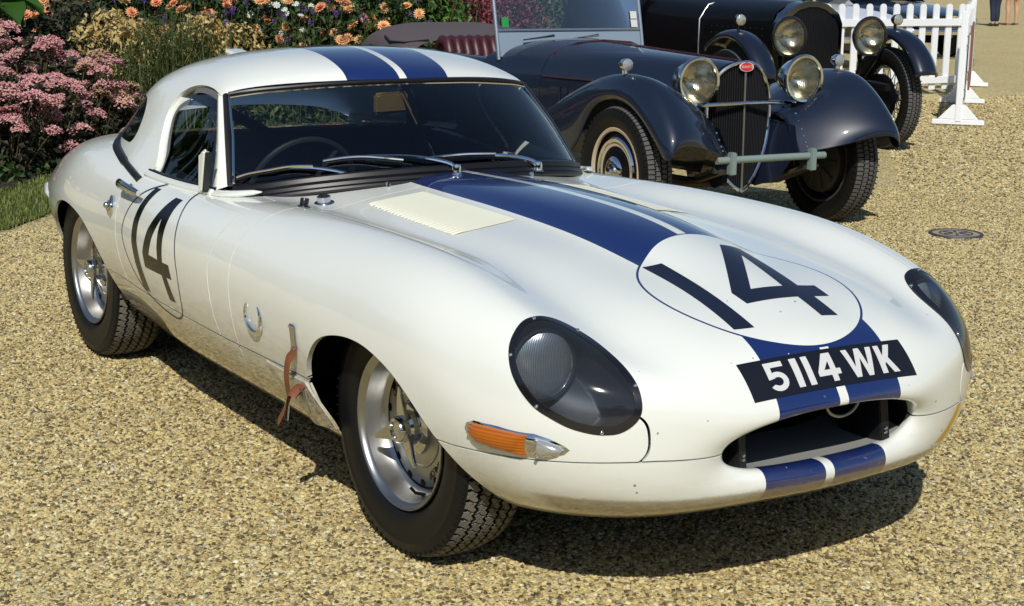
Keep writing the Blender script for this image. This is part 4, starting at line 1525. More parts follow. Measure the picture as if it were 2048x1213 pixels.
# ================================================================== ground
rng = np.random.default_rng(7)
GRAVEL_STOPS = [(0.0, (0.049, 0.038, 0.021)), (0.13, (0.128, 0.092, 0.04)), (0.24, (0.334, 0.247, 0.095)), (0.38, (0.589, 0.469, 0.195)), (0.55, (0.716, 0.604, 0.29)), (0.68, (0.412, 0.307, 0.123)), (0.79, (0.795, 0.705, 0.39)), (0.9, (0.167, 0.141, 0.09)), (1.0, (0.863, 0.826, 0.57))]
def gravel_material(name, inst=False):
    m = mat(name, (.4, .3, .2), rough=.80, spec=.3)
    nt = NT(m)
    if inst:
        oi = nt.node('ShaderNodeObjectInfo')
        col = nt.ramp(oi.outputs['Random'], GRAVEL_STOPS)
        n = nt.noise(nt.coord('Object'), 3.0, 3)
        col = nt.mix(nt.math('MULTIPLY', n, .35), col, (.20, .15, .09))
        nt.color(col)
        return m
    pos = nt.coord()
    warp = nt.node('ShaderNodeTexNoise')
    warp.inputs['Scale'].default_value = 160
    warp.inputs['Detail'].default_value = 2
    nt.link(pos, warp.inputs['Vector'])
    add = nt.node('ShaderNodeVectorMath', operation='MULTIPLY_ADD')
    nt.link(warp.outputs['Color'], add.inputs[0])
    add.inputs[1].default_value = (.005, .005, .005)
    nt.link(pos, add.inputs[2])
    def vor(scale):
        v = nt.node('ShaderNodeTexVoronoi')
        v.inputs['Scale'].default_value = scale
        v.inputs['Randomness'].default_value = 1.0
        nt.link(add.outputs[0], v.inputs['Vector'])
        return v
    v1, v2 = vor(95), vor(190)
    c1 = nt.ramp(nt.xyz(v1.outputs['Color'])[0], GRAVEL_STOPS)
    c2 = nt.ramp(nt.xyz(v2.outputs['Color'])[0], GRAVEL_STOPS)
    pick = nt.math('GREATER_THAN', nt.xyz(v1.outputs['Color'])[1], .45)
    col = nt.mix(pick, c2, c1)
    dist = nt.math('MULTIPLY', v1.outputs['Distance'], 1.0)
    gapm = nt.step(.55, .95, v1.outputs['Distance'])
    col = nt.mix(nt.math('MULTIPLY', gapm, .45), col, (.055, .042, .024))
    sp = nt.noise(pos, 34, 2, .7)
    col = nt.mix(nt.math('MULTIPLY', nt.step(.58, .74, sp), .75), col, (.16, .118, .060))
    sp2 = nt.noise(pos, 26, 2, .7)
    col = nt.mix(nt.math('MULTIPLY', nt.step(.55, .75, sp2), .7), col, (.72, .60, .38))
    big = nt.noise(pos, .55, 5, .6)
    mid = nt.noise(pos, 4.0, 4, .6)
    shade = nt.ramp(nt.math('ADD', nt.math('MULTIPLY', big, .6), nt.math('MULTIPLY', mid, .4)), [(.3, (.98, .97, .95)), (.7, (1.28, 1.25, 1.20))])
    mul = nt.node('ShaderNodeMix')
    mul.data_type = 'RGBA'
    mul.blend_type = 'MULTIPLY'
    mul.inputs[0].default_value = 1.0
    nt.link(col, mul.inputs[6])
    nt.link(shade, mul.inputs[7])
    nt.color(mul.outputs[2])
    h = nt.math('ADD', nt.math('MULTIPLY', nt.math('SUBTRACT', 1.0, v1.outputs['Distance']), .7), nt.math('MULTIPLY', nt.math('SUBTRACT', 1.0, v2.outputs['Distance']), .35))
    nt.bump(h, .9, .006)
    return m
M_GRAVEL = gravel_material('bonded_gravel')
g = MB()
g.add([(-600, -600, 0), (600, -600, 0), (600, 600, 0), (-600, 600, 0)], [(0, 1, 2, 3)])
ground = g.build('ground', M_GRAVEL, smooth=False)
ground['kind'] = 'structure'

# loose stones of the surface, as real geometry where the camera is near enough to tell them apart
stone_me = []
M_STONE = gravel_material('gravel_stone', inst=True)
for k in range(5):
    bm = bmesh.new()
    bmesh.ops.create_icosphere(bm, subdivisions=1, radius=1.0)
    for v in bm.verts:
        v.co *= rng.uniform(.68, 1.2)
        v.co.x *= 1.25
        v.co.z *= .72
    me = bpy.data.meshes.new('gravel_stone')
    bm.to_mesh(me)
    bm.free()
    me.materials.append(M_STONE)
    stone_me.append(me)
stones_src = bpy.data.collections.new('gravel_stone_shapes')
for me in stone_me:
    stones_src.objects.link(bpy.data.objects.new('gravel_stone_shape', me))
st = MB()
# a fan in front of the camera, a little wider than the view
st.add([(1.9, -2.6, .001), (3.2, -.6, .001), (-1.2, 6.6, .001), (-4.4, 5.6, .001), (-5.6, .6, .001), (-5.0, -1.4, .001), (-1.0, -2.6, .001)], [(0, 1, 2, 3, 4, 5, 6)])
loose = st.build('loose_gravel', M_GRAVEL, smooth=False)
loose['kind'] = 'stuff'
loose['label'] = 'tan and brown gravel stones bonded over the forecourt'
ng = bpy.data.node_groups.new('scatter_gravel', 'GeometryNodeTree')
ng.interface.new_socket('Geometry', in_out='INPUT', socket_type='NodeSocketGeometry')
ng.interface.new_socket('Geometry', in_out='OUTPUT', socket_type='NodeSocketGeometry')
gi = ng.nodes.new('NodeGroupInput')
go = ng.nodes.new('NodeGroupOutput')
dp_ = ng.nodes.new('GeometryNodeDistributePointsOnFaces')
dp_.inputs['Density'].default_value = 6600
dp_.inputs['Seed'].default_value = 3
ci = ng.nodes.new('GeometryNodeCollectionInfo')
ci.inputs['Collection'].default_value = stones_src
ci.inputs['Separate Children'].default_value = True
ci.inputs['Reset Children'].default_value = True
ip = ng.nodes.new('GeometryNodeInstanceOnPoints')
ip.inputs['Pick Instance'].default_value = True
rr = ng.nodes.new('FunctionNodeRandomValue')
rr.data_type = 'FLOAT_VECTOR'
rr.inputs[0].default_value = (-.55, -.55, 0)
rr.inputs[1].default_value = (.55, .55, 6.28)
rs = ng.nodes.new('FunctionNodeRandomValue')
rs.data_type = 'FLOAT'
rs.inputs[2].default_value = .0027
rs.inputs[3].default_value = .0076
rs.inputs['Seed'].default_value = 5
L = ng.links.new
L(gi.outputs[0], dp_.inputs['Mesh'])
L(dp_.outputs['Points'], ip.inputs['Points'])
L(ci.outputs[0], ip.inputs['Instance'])
L(rr.outputs[0], ip.inputs['Rotation'])
L(rs.outputs[1], ip.inputs['Scale'])
L(ip.outputs[0], go.inputs[0])
md = loose.modifiers.new('scatter', 'NODES')
md.node_group = ng

# coarser, sparser scatter farther off, where single stones are below a pixel
st = MB()
st.add([(-1.2, 6.6, .001), (-5.2, 12.4, .001), (-9.6, 14.8, .001), (-9.4, 10.4, .001), (-4.4, 5.6, .001)], [(0, 1, 2, 3, 4)])
far_ = st.build('loose_gravel', M_GRAVEL, smooth=False)
far_['kind'] = 'stuff'
far_['label'] = 'loose gravel stones farther off towards the picket fence'
ng2 = ng.copy()
for nd in ng2.nodes:
    if nd.type == 'DISTRIBUTE_POINTS_ON_FACES':
        nd.inputs['Density'].default_value = 1500
for nd in ng2.nodes:
    if nd.type == 'RANDOM_VALUE' and nd.data_type == 'FLOAT':
        nd.inputs[2].default_value = .006
        nd.inputs[3].default_value = .0125
md = far_.modifiers.new('scatter', 'NODES')
md.node_group = ng2

# manhole cover
mh = empty('manhole_cover', (-2.80, 4.41, 0), rad(20))
tag(mh, 'round grey manhole cover set flush in the gravel', 'manhole cover')
M_IRON = mat('manhole_iron', (.075, .075, .085), rough=.6, metal=.4)
a = MB()
a.lathe([(.130, .002), (.134, .012), (.150, .013), (.154, .002)], n=40)
a.build('frame_ring', M_IRON, mh)
a = MB()
a.lathe([(.0001, .009), (.132, .009)], n=40)
a.build('lid', mat('manhole_infill', (.34, .28, .18), .8), mh)
a = MB()
a.lathe([(.085, .0095), (.087, .012), (.094, .012), (.096, .0095)], n=32)
for k in range(6):
    an = k * math.pi / 3
    a.box((.05 * math.cos(an), .05 * math.sin(an), .0105), (.055, .012, .005), rot=Matrix.Rotation(an, 3, 'Z'))
a.build('raised_pattern', M_IRON, mh)
# ================================================================== vintage cars behind
M_NAVYCAR = mat('navy_coachwork', (.009, .015, .032), rough=.35, spec=.2, coat=.9, coat_rough=.03)
M_NAVYDK = mat('dark_navy_coachwork', (.008, .012, .026), rough=.35, spec=.3, coat=.8, coat_rough=.03)
M_BLACKCAR = mat('black_coachwork', (.003, .003, .004), rough=.40, spec=.15, coat=.25, coat_rough=.05)
M_GRILLE = mat('dark_grille', (.016, .018, .022), rough=.45, metal=.5)
M_TAN = mat('tan_line', (.55, .44, .30), rough=.45)
M_GREYGREEN = mat('grey_green_paint', (.19, .25, .235), rough=.45)
M_MAROON = mat('maroon_leather', (.050, .008, .012), rough=.45)
M_TONNEAU = mat('tonneau_cloth', (.085, .068, .072), rough=.85)
M_SKYPANE = mat('sky_reflection_pane', (.23, .29, .36), rough=.25, coat=.5)  # lower glass pane, its sky reflection painted in as pale blue
M_RED = mat('badge_red', (.55, .03, .02), rough=.3, coat=.5)
M_LAMPLENS = mat('silvered_lamp_lens', (.80, .78, .66), rough=.25, metal=.75, coat=1.0)
_nt = NT(M_LAMPLENS)
_p = _nt.coord()
_wv = _nt.node('ShaderNodeTexWave')
_wv.bands_direction = 'Y'
_wv.inputs['Scale'].default_value = 22
_wv.inputs['Distortion'].default_value = 0.0
_nt.link(_p, _wv.inputs['Vector'])
_n2 = _nt.noise(_p, 9, 3)
_nt.color(_nt.mix(_n2, (.90, .88, .78), (.42, .39, .26)))
_nt.bump(_nt.math('ADD', _nt.math('MULTIPLY', _wv.outputs['Fac'], .22), _n2), .5, .012)

M_REFL = mat('lamp_reflector', (.92, .88, .74), rough=.14, metal=1.0)
M_FLUTE = thin_glass('fluted_glass', (.97, .96, .90), .08, 1.5)
_t = M_FLUTE.node_tree
_co = _t.nodes.new('ShaderNodeTexCoord')
_wv = _t.nodes.new('ShaderNodeTexWave')
_wv.bands_direction = 'Y'
_wv.inputs['Scale'].default_value = 26
_bp = _t.nodes.new('ShaderNodeBump')
_bp.inputs['Strength'].default_value = .5
_bp.inputs['Distance'].default_value = .006
_t.links.new(_co.outputs['Object'], _wv.inputs['Vector'])
_t.links.new(_wv.outputs['Fac'], _bp.inputs['Height'])
for _nd in _t.nodes:
    if _nd.type in ('BSDF_GLOSSY', 'FRESNEL'):
        _t.links.new(_bp.outputs[0], _nd.inputs['Normal'])
_nt = NT(M_REFL)
_nt.put(_nt.b.inputs['Roughness'], _nt.math('ADD', .08, _nt.math('MULTIPLY', _nt.noise(_nt.coord(), 14, 3), .3)))
_nt.bump(_nt.noise(_nt.coord(), 7, 2), .35, .03)
def round_lamp(root, c, r, depth, shell_m, rim_m, axis=(1, 0, 0), name='headlamp'):
    c = Vector(c)
    ax = Vector(axis).normalized()
    mb = MB()
    mb.lathe([(.0001, -depth), (r * .22, -depth * .97), (r * .50, -depth * .80), (r * .78, -depth * .48), (r * .95, -depth * .15), (r * .98, 0)], c, ax, 32)
    hl = mb.build(name, shell_m, root)
    mb = MB()
    mb.lathe([(r * .97, -.012), (r * 1.06, -.010), (r * 1.08, .004), (r * 1.03, .016), (r * .93, .014), (r * .91, .006)], c, ax, 36)
    mb.build('rim', rim_m, hl)
    mb = MB()
    mb.lathe([(.0001, -depth * .55), (r * .25, -depth * .52), (r * .50, -depth * .42), (r * .75, -depth * .24), (r * .93, -.004)], c, ax, 36)
    mb.build('reflector', M_REFL, hl)
    mb = MB()
    mb.lathe([(.0001, -depth * .18), (.012, -depth * .19), (.014, -depth * .30), (.010, -depth * .5)], c, ax, 12)
    mb.build('bulb', M_CHROMED, hl)
    mb = MB()
    mb.lathe([(.0001, .026), (r * .35, .024), (r * .65, .017), (r * .85, .010), (r * .94, .005)], c, ax, 36)
    mb.build('lens', M_FLUTE, hl)
    return hl

def half_surface(rings, mu, mv, mode_v=('free', 'mirror')):
    G = surf(rings, mu, mv, ('free', 'free'), mode_v, pia=2)
    V, N, F = grid_mesh(G)
    return Sheet(V, N, F)
def out_fix(S, ref):
    """turn normals away from the reference point"""
    d = ((S.V - np.asarray(ref)) * S.N).sum(1).mean()
    if d < 0:
        S.N = -S.N
        S.F = S.F[:, ::-1]
    return S

def tyre_solid(root, x, y, r, w, name='wheel'):
    wh = bpy.data.objects.new(name, None)
    COL.objects.link(wh)
    wh.parent = root
    wh.location = (x, y, r - .004)
    return wh
_TREADS = {}
def vintage_tyre(wh, r, w, rim_r, side):
    key = (r, w)
    if key not in _TREADS:
        Vt, Ft = tread_mesh('t', r, w, M_TYRE, n_ang=756, n_lat=40, pitch=84, style='block', crown=.016, groove=.007)
        _TREADS[key] = (Vt, Ft)
    Vt, Ft = _TREADS[key]
    V2 = np.stack([Vt[:, 0], Vt[:, 2], Vt[:, 1]], 1)
    base = r - .016 * np.abs(Vt[:, 2] / (w / 2)) ** 2.6
    mi_ = ((base - np.hypot(Vt[:, 0], Vt[:, 1]))[Ft].mean(1) > .003).astype(int)
    t = mesh_np('tread', V2, Ft[:, ::-1], None, wh, smooth=False, mats=[M_VTREAD, M_BLACK], mi=mi_)
    mb = MB()
    h = w / 2
    pr = [(r - .016, h), (r - .026, h + .008), (r - .045, h + .013), ((r + rim_r) / 2, h + .016), (rim_r + .02, h + .008), (rim_r, h - .008)]
    mb.lathe(pr, axis=(0, 1, 0), n=64)
    mb.lathe([(a, -b) for a, b in pr], axis=(0, 1, 0), n=64)
    for k in range(60):
        an = 2 * math.pi * k / 60
        for s in (-1, 1):
            mb.box(((r - .034) * math.cos(an), s * (h + .009), (r - .034) * math.sin(an)), (.034, .008, .006), rot=Matrix.Rotation(-an, 3, 'Y'))
    mb.build('tyre', M_TYRE, wh)
M_VTREAD = mat('vintage_tread', (.085, .083, .078), rough=.85)

# ------------------------------------------------------------------ navy touring car
tour = empty('touring_car', (-3.62, 3.42, 0), rad(-4))
tag(tour, 'dark navy vintage touring car with oval red badge, just behind the white racing car', 'car')
BON = [
    [(.035, .16, .32), (.030, .205, .45), (.028, .225, .62), (.030, .215, .76), (.034, .160, .88), (.038, .080, .938), (.040, 0, .952)],
    [(-.35, .22, .32), (-.35, .250, .45), (-.35, .265, .62), (-.35, .260, .77), (-.35, .205, .90), (-.35, .105, .950), (-.35, 0, .962)],
    [(-.9, .30, .32), (-.9, .335, .45), (-.9, .350, .62), (-.9, .345, .78), (-.9, .280, .915), (-.9, .145, .966), (-.9, 0, .978)],
    [(-1.4, .42, .32), (-1.4, .450, .45), (-1.4, .465, .62), (-1.4, .455, .79), (-1.4, .375, .920), (-1.4, .200, .978), (-1.4, 0, .992)],
    [(-1.75, .52, .32), (-1.75, .555, .45), (-1.75, .570, .62), (-1.75, .555, .80), (-1.75, .47, .918), (-1.75, .26, .980), (-1.75, 0, .996)],
    [(-1.95, .56, .32), (-1.95, .600, .45), (-1.95, .615, .62), (-1.95, .600, .80), (-1.95, .52, .900), (-1.95, .30, .955), (-1.95, 0, .970)],
]
S = out_fix(half_surface(BON, 90, 60), (-.9, 0, .5))
hood = S.clip(lambda Q: fx(Q) + 1.41)
cowl = S.clip(lambda Q: -1.415 - fx(Q))
upper = hood.clip(lambda Q: fz(Q) - .785)
lower = hood.clip(lambda Q: .779 - fz(Q))
both(upper).build('bonnet', M_NAVYCAR, tour, lip=.01)
both(lower).build('bonnet_side', M_NAVYDK, tour, lip=.01)
both(cowl).build('scuttle', M_NAVYCAR, tour, lip=.01)
mb = MB()
mb.tube([(.03, 0, .957), (-.35, 0, .966), (-.9, 0, .982), (-1.40, 0, .996)], .006, 6)
for sd in (-1, 1):
    mb.tube([(.03, .214 * sd, .782), (-.35, .262 * sd, .782), (-.9, .348 * sd, .782), (-1.40, .460 * sd, .782)], .005, 6)
mb.tube([(-1.41, y, z) for y, z in ((-.455, .79), (-.375, .925), (-.2, .984), (0, .998), (.2, .984), (.375, .925), (.455, .79))], .006, 6)
mb.build('bonnet_hinge', mat('dull_red_coachline', (.045, .016, .016), .4), tour)
for sd in (-1, 1):
    lv0 = None
    for k in range(16):
        x = -.30 - k * .062
        y = np.interp(-x, [.35, .9, 1.4], [.266, .352, .467]) + .002
        if lv0 is None:
            mb = MB()
            mb.tube([(0, 0, -.07), (0, .0, .07)], .007, 6, flat=.8)
            o = lv0 = mb.build('louvre', M_NAVYDK, tour)
        else:
            o = link_mesh('louvre', lv0.data, tour)
        o.location = (x, y * sd, .66)
    mb = MB()
    mb.tube([(-.55, .298 * sd, .745), (-.56, .318 * sd, .745), (-.66, .335 * sd, .745), (-.67, .318 * sd, .745)], .007, 6)
    mb.build('bonnet_handle', M_CHROME, tour)
# rear tub
TUB = [
    [(-1.94, .50, .30), (-1.94, .60, .45), (-1.94, .618, .62), (-1.94, .605, .80), (-1.94, .56, .862), (-1.94, .50, .868)],
    [(-2.6, .54, .30), (-2.6, .64, .45), (-2.6, .66, .62), (-2.6, .645, .80), (-2.6, .60, .866), (-2.6, .52, .872)],
    [(-3.4, .54, .32), (-3.4, .63, .46), (-3.4, .65, .62), (-3.4, .63, .80), (-3.4, .58, .875), (-3.4, .48, .89)],
    [(-4.2, .40, .40), (-4.2, .50, .50), (-4.2, .52, .62), (-4.2, .50, .76), (-4.2, .44, .82), (-4.2, .30, .84)],
]
S = out_fix(half_surface(TUB, 40, 30, ('free', 'free')), (-3, 0, .5))
both(S).build('body_tub', M_NAVYDK, tour)
# wings
WING = [
    [(-1.95, .788, .26), (-1.95, .788, .29), (-1.95, .80, .31), (-1.95, .68, .31), (-1.95, .58, .31)],
    [(-1.30, .788, .28), (-1.30, .802, .36), (-1.30, .77, .42), (-1.30, .60, .42), (-1.30, .44, .40)],
    [(-.90, .788, .32), (-.92, .802, .46), (-.94, .755, .575), (-.94, .57, .56), (-.92, .38, .50)],
    [(-.60, .788, .38), (-.62, .802, .58), (-.65, .745, .715), (-.65, .55, .68), (-.62, .34, .58)],
    [(-.415, .788, .47), (-.42, .802, .67), (-.40, .74, .815), (-.38, .53, .76), (-.36, .31, .62)],
    [(-.26, .788, .675), (-.24, .802, .755), (-.18, .73, .880), (-.16, .52, .810), (-.16, .28, .64)],
    [(-.06, .788, .752), (-.03, .802, .800), (.04, .72, .902), (.06, .50, .802), (.04, .26, .65)],
    [(.13, .788, .735), (.17, .802, .778), (.25, .71, .868), (.24, .48, .775), (.16, .25, .62)],
    [(.29, .788, .648), (.35, .802, .672), (.43, .71, .735), (.36, .46, .660), (.22, .24, .55)],
    [(.41, .788, .550), (.48, .802, .556), (.53, .70, .615), (.42, .45, .560), (.26, .24, .49)],
    [(.47, .788, .492), (.535, .778, .484), (.53, .70, .560), (.44, .44, .500), (.29, .24, .45)],
]
S = half_surface(WING, 120, 40, ('free', 'free'))
S = out_fix(S, (0, .5, .3))
for sd in (-1, 1):
    T = S if sd == 1 else S.mirrored()
    w_ = T.build('front_wing', M_NAVYCAR, tour)
    md2 = w_.modifiers.new('thick', 'SOLIDIFY')
    md2.thickness = .008
    md2.offset = -1
    # side lamp on the wing
    mb = MB()
    mb.lathe([(.0001, -.062), (.020, -.055), (.032, -.03), (.036, 0), (.036, .008)], (.02, .735 * sd, .945), (1, 0, 0), 20)
    mb.tube([(.0, .735 * sd, .895), (.0, .735 * sd, .918)], .018, 10)
    sl_ = mb.build('side_lamp', M_CHROME, tour)
    mb = MB()
    mb.lathe([(.0001, .020), (.018, .017), (.034, .008)], (.02, .735 * sd, .945), (1, 0, 0), 20)
    mb.build('lens', mat('frosted_lens', (.45, .47, .48), .15, .5), sl_)
    r0 = None
    for k in range(14):
        p_ = WING[3 + k // 2][4] if k < 14 else None
        q_ = np.array(WING[min(3 + k // 2, 10)][3]) * .25 + np.array(WING[min(3 + k // 2, 10)][4]) * .75
        q2 = np.array(WING[min(4 + k // 2, 10)][3]) * .25 + np.array(WING[min(4 + k // 2, 10)][4]) * .75
        q_ = q_ * (1 - .5 * (k % 2)) + q2 * (.5 * (k % 2))
        if r0 is None:
            mb = MB()
            mb.lathe([(.0001, .006), (.006, .005), (.009, -.004)], (0, 0, 0), (0, 0, 1), 8)
            o = r0 = mb.build('wing_bolt', M_CHROMED, tour)
        else:
            o = link_mesh('wing_bolt', r0.data, tour)
        o.location = (q_[0], q_[1] * sd, q_[2] + .004)
    # apron between wing and radiator
    mb = MB()
    AP = [(.30, .24, .47), (.24, .26, .60), (.10, .24, .62), (-.2, .24, .62), (-.2, .16, .28), (.05, .14, .24), (.22, .18, .30)]
    mb.add([(x, y * sd, z) for x, y, z in AP], [tuple(range(len(AP)))])
    mb.build('apron', M_NAVYDK, tour)
# radiator: horse-shoe outline with a slight prow
RO = cr_curve([(0, .225), (.06, .262), (.13, .345), (.185, .455), (.213, .57), (.218, .69), (.200, .80), (.150, .885), (.080, .935), (0, .952)], 40)
loop = np.concatenate([RO, (RO * [-1, 1])[::-1][1:-1]])
def prow(y, z):
    return .105 - .35 * abs(y) * .75 - .03 * (z - .5) * .5
mb = MB()
mb.tube([(prow(y, z) + .004, y, z) for y, z in loop], .011, 8, closed=True)
mb.build('radiator_shell', M_CHROME, tour)
mb = MB()
for k in range(len(RO) - 1):
    (y0, z0), (y1, z1) = RO[k], RO[k + 1]
    for sd in (-1, 1):
        mb.add([(prow(y0, z0) - .012, y0 * sd, z0), (prow(y1, z1) - .012, y1 * sd, z1), (prow(0, z1) - .012, 0, z1), (prow(0, z0) - .012, 0, z0)], [(0, 1, 2, 3)])
mb.build('radiator_core', M_BLACK, tour)
mb = MB()
for k in range(-15, 16):
    if k == 0:
        continue
    y = k * .0135
    zz = RO[RO[:, 0] >= abs(y)]
    if len(zz) < 2:
        continue
    z0, z1 = zz[:, 1].min() + .004, zz[:, 1].max() - .004
    mb.tube([(prow(y, z0) - .004, y, z0), (prow(y, z1) - .004, y, z1)], .0032, 5)
sl_ = mb.build('radiator_slats', M_GRILLE, tour)
sl_['kind'] = 'stuff'
mb = MB()
mb.tube([(prow(0, .24) + .004, 0, .235), (prow(0, .9) + .004, 0, .93)], .007, 8)
mb.build('radiator_bar', mat('grey_bar', (.30, .29, .27), .35, .8), tour)
mb = MB()
mb.lathe([(.0001, .010), (.036, .009), (.040, .004), (.041, -.006)], (0, 0, 0), (0, 0, 1), 28)
bd = mb.build('badge', M_RED, tour)
bd.matrix_local = Matrix.Translation((.108, 0, .925)) @ Matrix.Rotation(rad(90), 4, 'Z') @ Matrix.Rotation(rad(82), 4, 'X') @ Matrix.Scale(.62, 4, (0, 1, 0)) @ Matrix.Scale(1.12, 4, (1, 0, 0))
me = text_mesh('BUGATTI', .020)
me.materials.append(M_SILVER)
tx = link_mesh('badge_lettering', me, bd)
tx.location = (0, 0, .0105)
tx.scale = (.82, 1.35, 1)
rb_ = MB()
rb_.tube([(.041 * math.cos(a), .041 * math.sin(a), .004) for a in np.linspace(0, 2 * math.pi, 30, endpoint=False)], .003, 6, closed=True)
rb_.build('badge_edge', M_SILVER, bd)
for sd in (-1, 1):
    hl = round_lamp(tour, (.165, .362 * sd, .856), .127, .215, M_CHROMED, M_CHROME)
    mb = MB()
    mb.tube([(.10, .362 * sd, .745), (.10, .362 * sd, .715)], .016, 10)
    mb.build('lamp_post', M_CHROME, hl)
mb = MB()
mb.tube([(.02, -.47, .700), (.085, -.42, .715), (.115, -.2, .722), (.125, 0, .725), (.115, .2, .722), (.085, .42, .715), (.02, .47, .700)], .012, 10)
mb.build('lamp_bar', M_CHROME, tour)
mb = MB()
mb.tube([(.375, -.37, .444), (.385, 0, .446), (.375, .37, .444)], .020, 12)
bar = mb.build('front_bar', M_GREYGREEN, tour)
for sd in (-1, 1):
    mb = MB()
    mb.box((.385, .275 * sd, .425), (.045, .040, .125))
    mb.build('bar_bracket', M_GREYGREEN, bar, bevel=.006)
    mb = MB()
    mb.lathe([(.0001, 0), (.020, 0), (.024, .01), (.024, .08), (.016, .085), (.016, .11), (.0001, .11)], (.33, .25 * sd, .385), (0, sd, 0), 14)
    mb.build('shackle', M_STEELD, bar)
# leaf springs, axle
mb = MB()
for sd in (-1, 1):
    mb.tube([(.34, .27 * sd, .38), (.1, .29 * sd, .30), (-.25, .29 * sd, .29), (-.7, .28 * sd, .36)], .022, 6, flat=.6)
mb.tube([(0, -.62, .34), (0, -.35, .27), (0, .35, .27), (0, .62, .34)], .028, 8)
mb.build('front_axle', mat('dirty_axle', (.06, .045, .03), .7), tour)
# wheels
for x, y in ((0, -.715), (0, .715), (-3.30, -.70), (-3.30, .70)):
    sd = 1 if y > 0 else -1
    wh = tyre_solid(tour, x, y, .365, .15)
    vintage_tyre(wh, .365, .15, .245, sd)
    for nm, prof, mm in (('disc_ring', [(.248, .066), (.240, .074), (.225, .070), (.222, .060)], M_TAN), ('wheel_disc', [(.224, .050), (.200, .052), (.190, .060), (.186, .046)], M_BLACKCAR),
                         ('chrome_ring', [(.190, .062), (.180, .070), (.165, .068), (.160, .058)], M_CHROME), ('inner_ring', [(.162, .060), (.150, .062), (.140, .060)], M_TAN),
                         ('hub_disc', [(.142, .060), (.110, .070), (.085, .075)], M_BLACKCAR), ('hub_cap', [(.088, .072), (.075, .085), (.050, .090), (.045, .100), (.028, .104), (.024, .116), (.0001, .118)], M_CHROME)):
        mb = MB()
        mb.lathe(prof, axis=(0, sd, 0), n=48)
        mb.build(nm, mm, wh)
    mb = MB()
    mb.lathe([(.235, .06), (.225, 0), (.235, -.07), (.25, -.07)], axis=(0, sd, 0), n=40)
    mb.lathe([(.19, -.02), (.19, -.075), (.16, -.085), (.06, -.09), (.0001, -.09)], axis=(0, sd, 0), n=40)
    for k in range(10):
        an = 2 * math.pi * k / 10
        mb.box((.125 * math.cos(an), -.09 * sd, .125 * math.sin(an)), (.10, .012, .022), rot=Matrix.Rotation(-an, 3, 'Y'))
    mb.build('brake_drum', mat('drum_grey', (.10, .095, .09), .5, .6), wh)
# windscreen
mb = MB()
for sd in (-1, 1):
    mb.tube([(-1.80, .555 * sd, .86), (-1.84, .555 * sd, 1.04), (-1.93, .555 * sd, 1.42)], .013, 8)
mb.tube([(-1.84, -.555, 1.045), (-1.84, .555, 1.045)], .010, 8)
mb.tube([(-1.93, -.555, 1.42), (-1.93, .555, 1.42)], .012, 8)
fr_ = mb.build('screen_frame', mat('pale_frame', (.42, .47, .52), .25, .8), tour)
mb = MB()
mb.add([(-1.805, -.55, .88), (-1.805, .55, .88), (-1.84, .55, 1.04), (-1.84, -.55, 1.04), (-1.815, -.55, .88), (-1.815, .55, .88), (-1.85, .55, 1.04), (-1.85, -.55, 1.04)], [(0, 1, 2, 3), (7, 6, 5, 4), (0, 4, 5, 1), (3, 2, 6, 7)])
mb.build('screen_lower_panel', M_SKYPANE, tour)
mb = MB()
mb.add([(-1.843, -.545, 1.05), (-1.843, .545, 1.05), (-1.93, .545, 1.41), (-1.93, -.545, 1.41)], [(0, 1, 2, 3)])
mb.build('screen_glass', M_GLASS, tour)
for y in (-.18, .16):
    mb = MB()
    mb.tube([(-1.79, y + .03, 1.012), (-1.80, y - .06, 1.000), (-1.80, y - .20, .985)], [.009, .006, .004], 6)
    mb.build('wiper', M_CHROMED, tour)
for y0, z0, dz, mm in ((-.515, 1.065, .065, mat('green_sticker', (.02, .25, .06), .5)), (.475, 1.06, .05, M_SILVER), (.475, 1.115, .05, M_SILVER)):
    mb = MB()
    mb.box((-1.843 - (z0 - 1.05) * .24 + .004, y0 + .025, z0 + dz / 2), (.002, .05, dz), rot=Matrix.Rotation(-.235, 3, 'Y'))
    mb.build('screen_sticker', mm, tour)
# seats, tonneau
for sd in (-1, 1):
    st_ = None
    for k in range(7):
        mb = MB()
        y = (.06 + .07 * k) * sd
        mb.tube([(-2.62, y, .60), (-2.66, y, .86), (-2.70, y, .925), (-2.78, y, .935), (-2.84, y, .88)], .040, 10)
        if st_ is None:
            st_ = mb.build('front_seat', M_MAROON, tour)
        else:
            mb.build('seat_pleat', M_MAROON, st_)
TON = [
    [(-2.95, .62, .84), (-2.95, .56, .90), (-2.95, .35, .94), (-2.95, .15, .95), (-2.95, 0, .952)],
    [(-3.3, .64, .85), (-3.3, .58, .93), (-3.3, .36, .985), (-3.3, .15, 1.0), (-3.3, 0, 1.0)],
    [(-3.8, .60, .86), (-3.8, .54, .95), (-3.8, .34, 1.01), (-3.8, .15, 1.02), (-3.8, 0, 1.02)],
    [(-4.2, .50, .82), (-4.2, .44, .88), (-4.2, .28, .93), (-4.2, .12, .95), (-4.2, 0, .95)],
]
S = out_fix(half_surface(TON, 40, 30), (-3.5, 0, .6))
both(S).build('tonneau_cover', M_TONNEAU, tour)
mb = MB()
mb.tube([(-2.97, -.5, .925), (-3.15, -.60, .90), (-3.35, -.63, .90), (-3.5, -.60, .93)], .010, 6)
mb.build('tonneau_strap', M_RUBBER, tour)

# ------------------------------------------------------------------ black open sports car further back
spo = empty('vintage_sports_car', (-6.30, 6.50, 0), rad(-10))
tag(spo, 'tall black vintage sports car with big round headlamps and wire wheels', 'car')
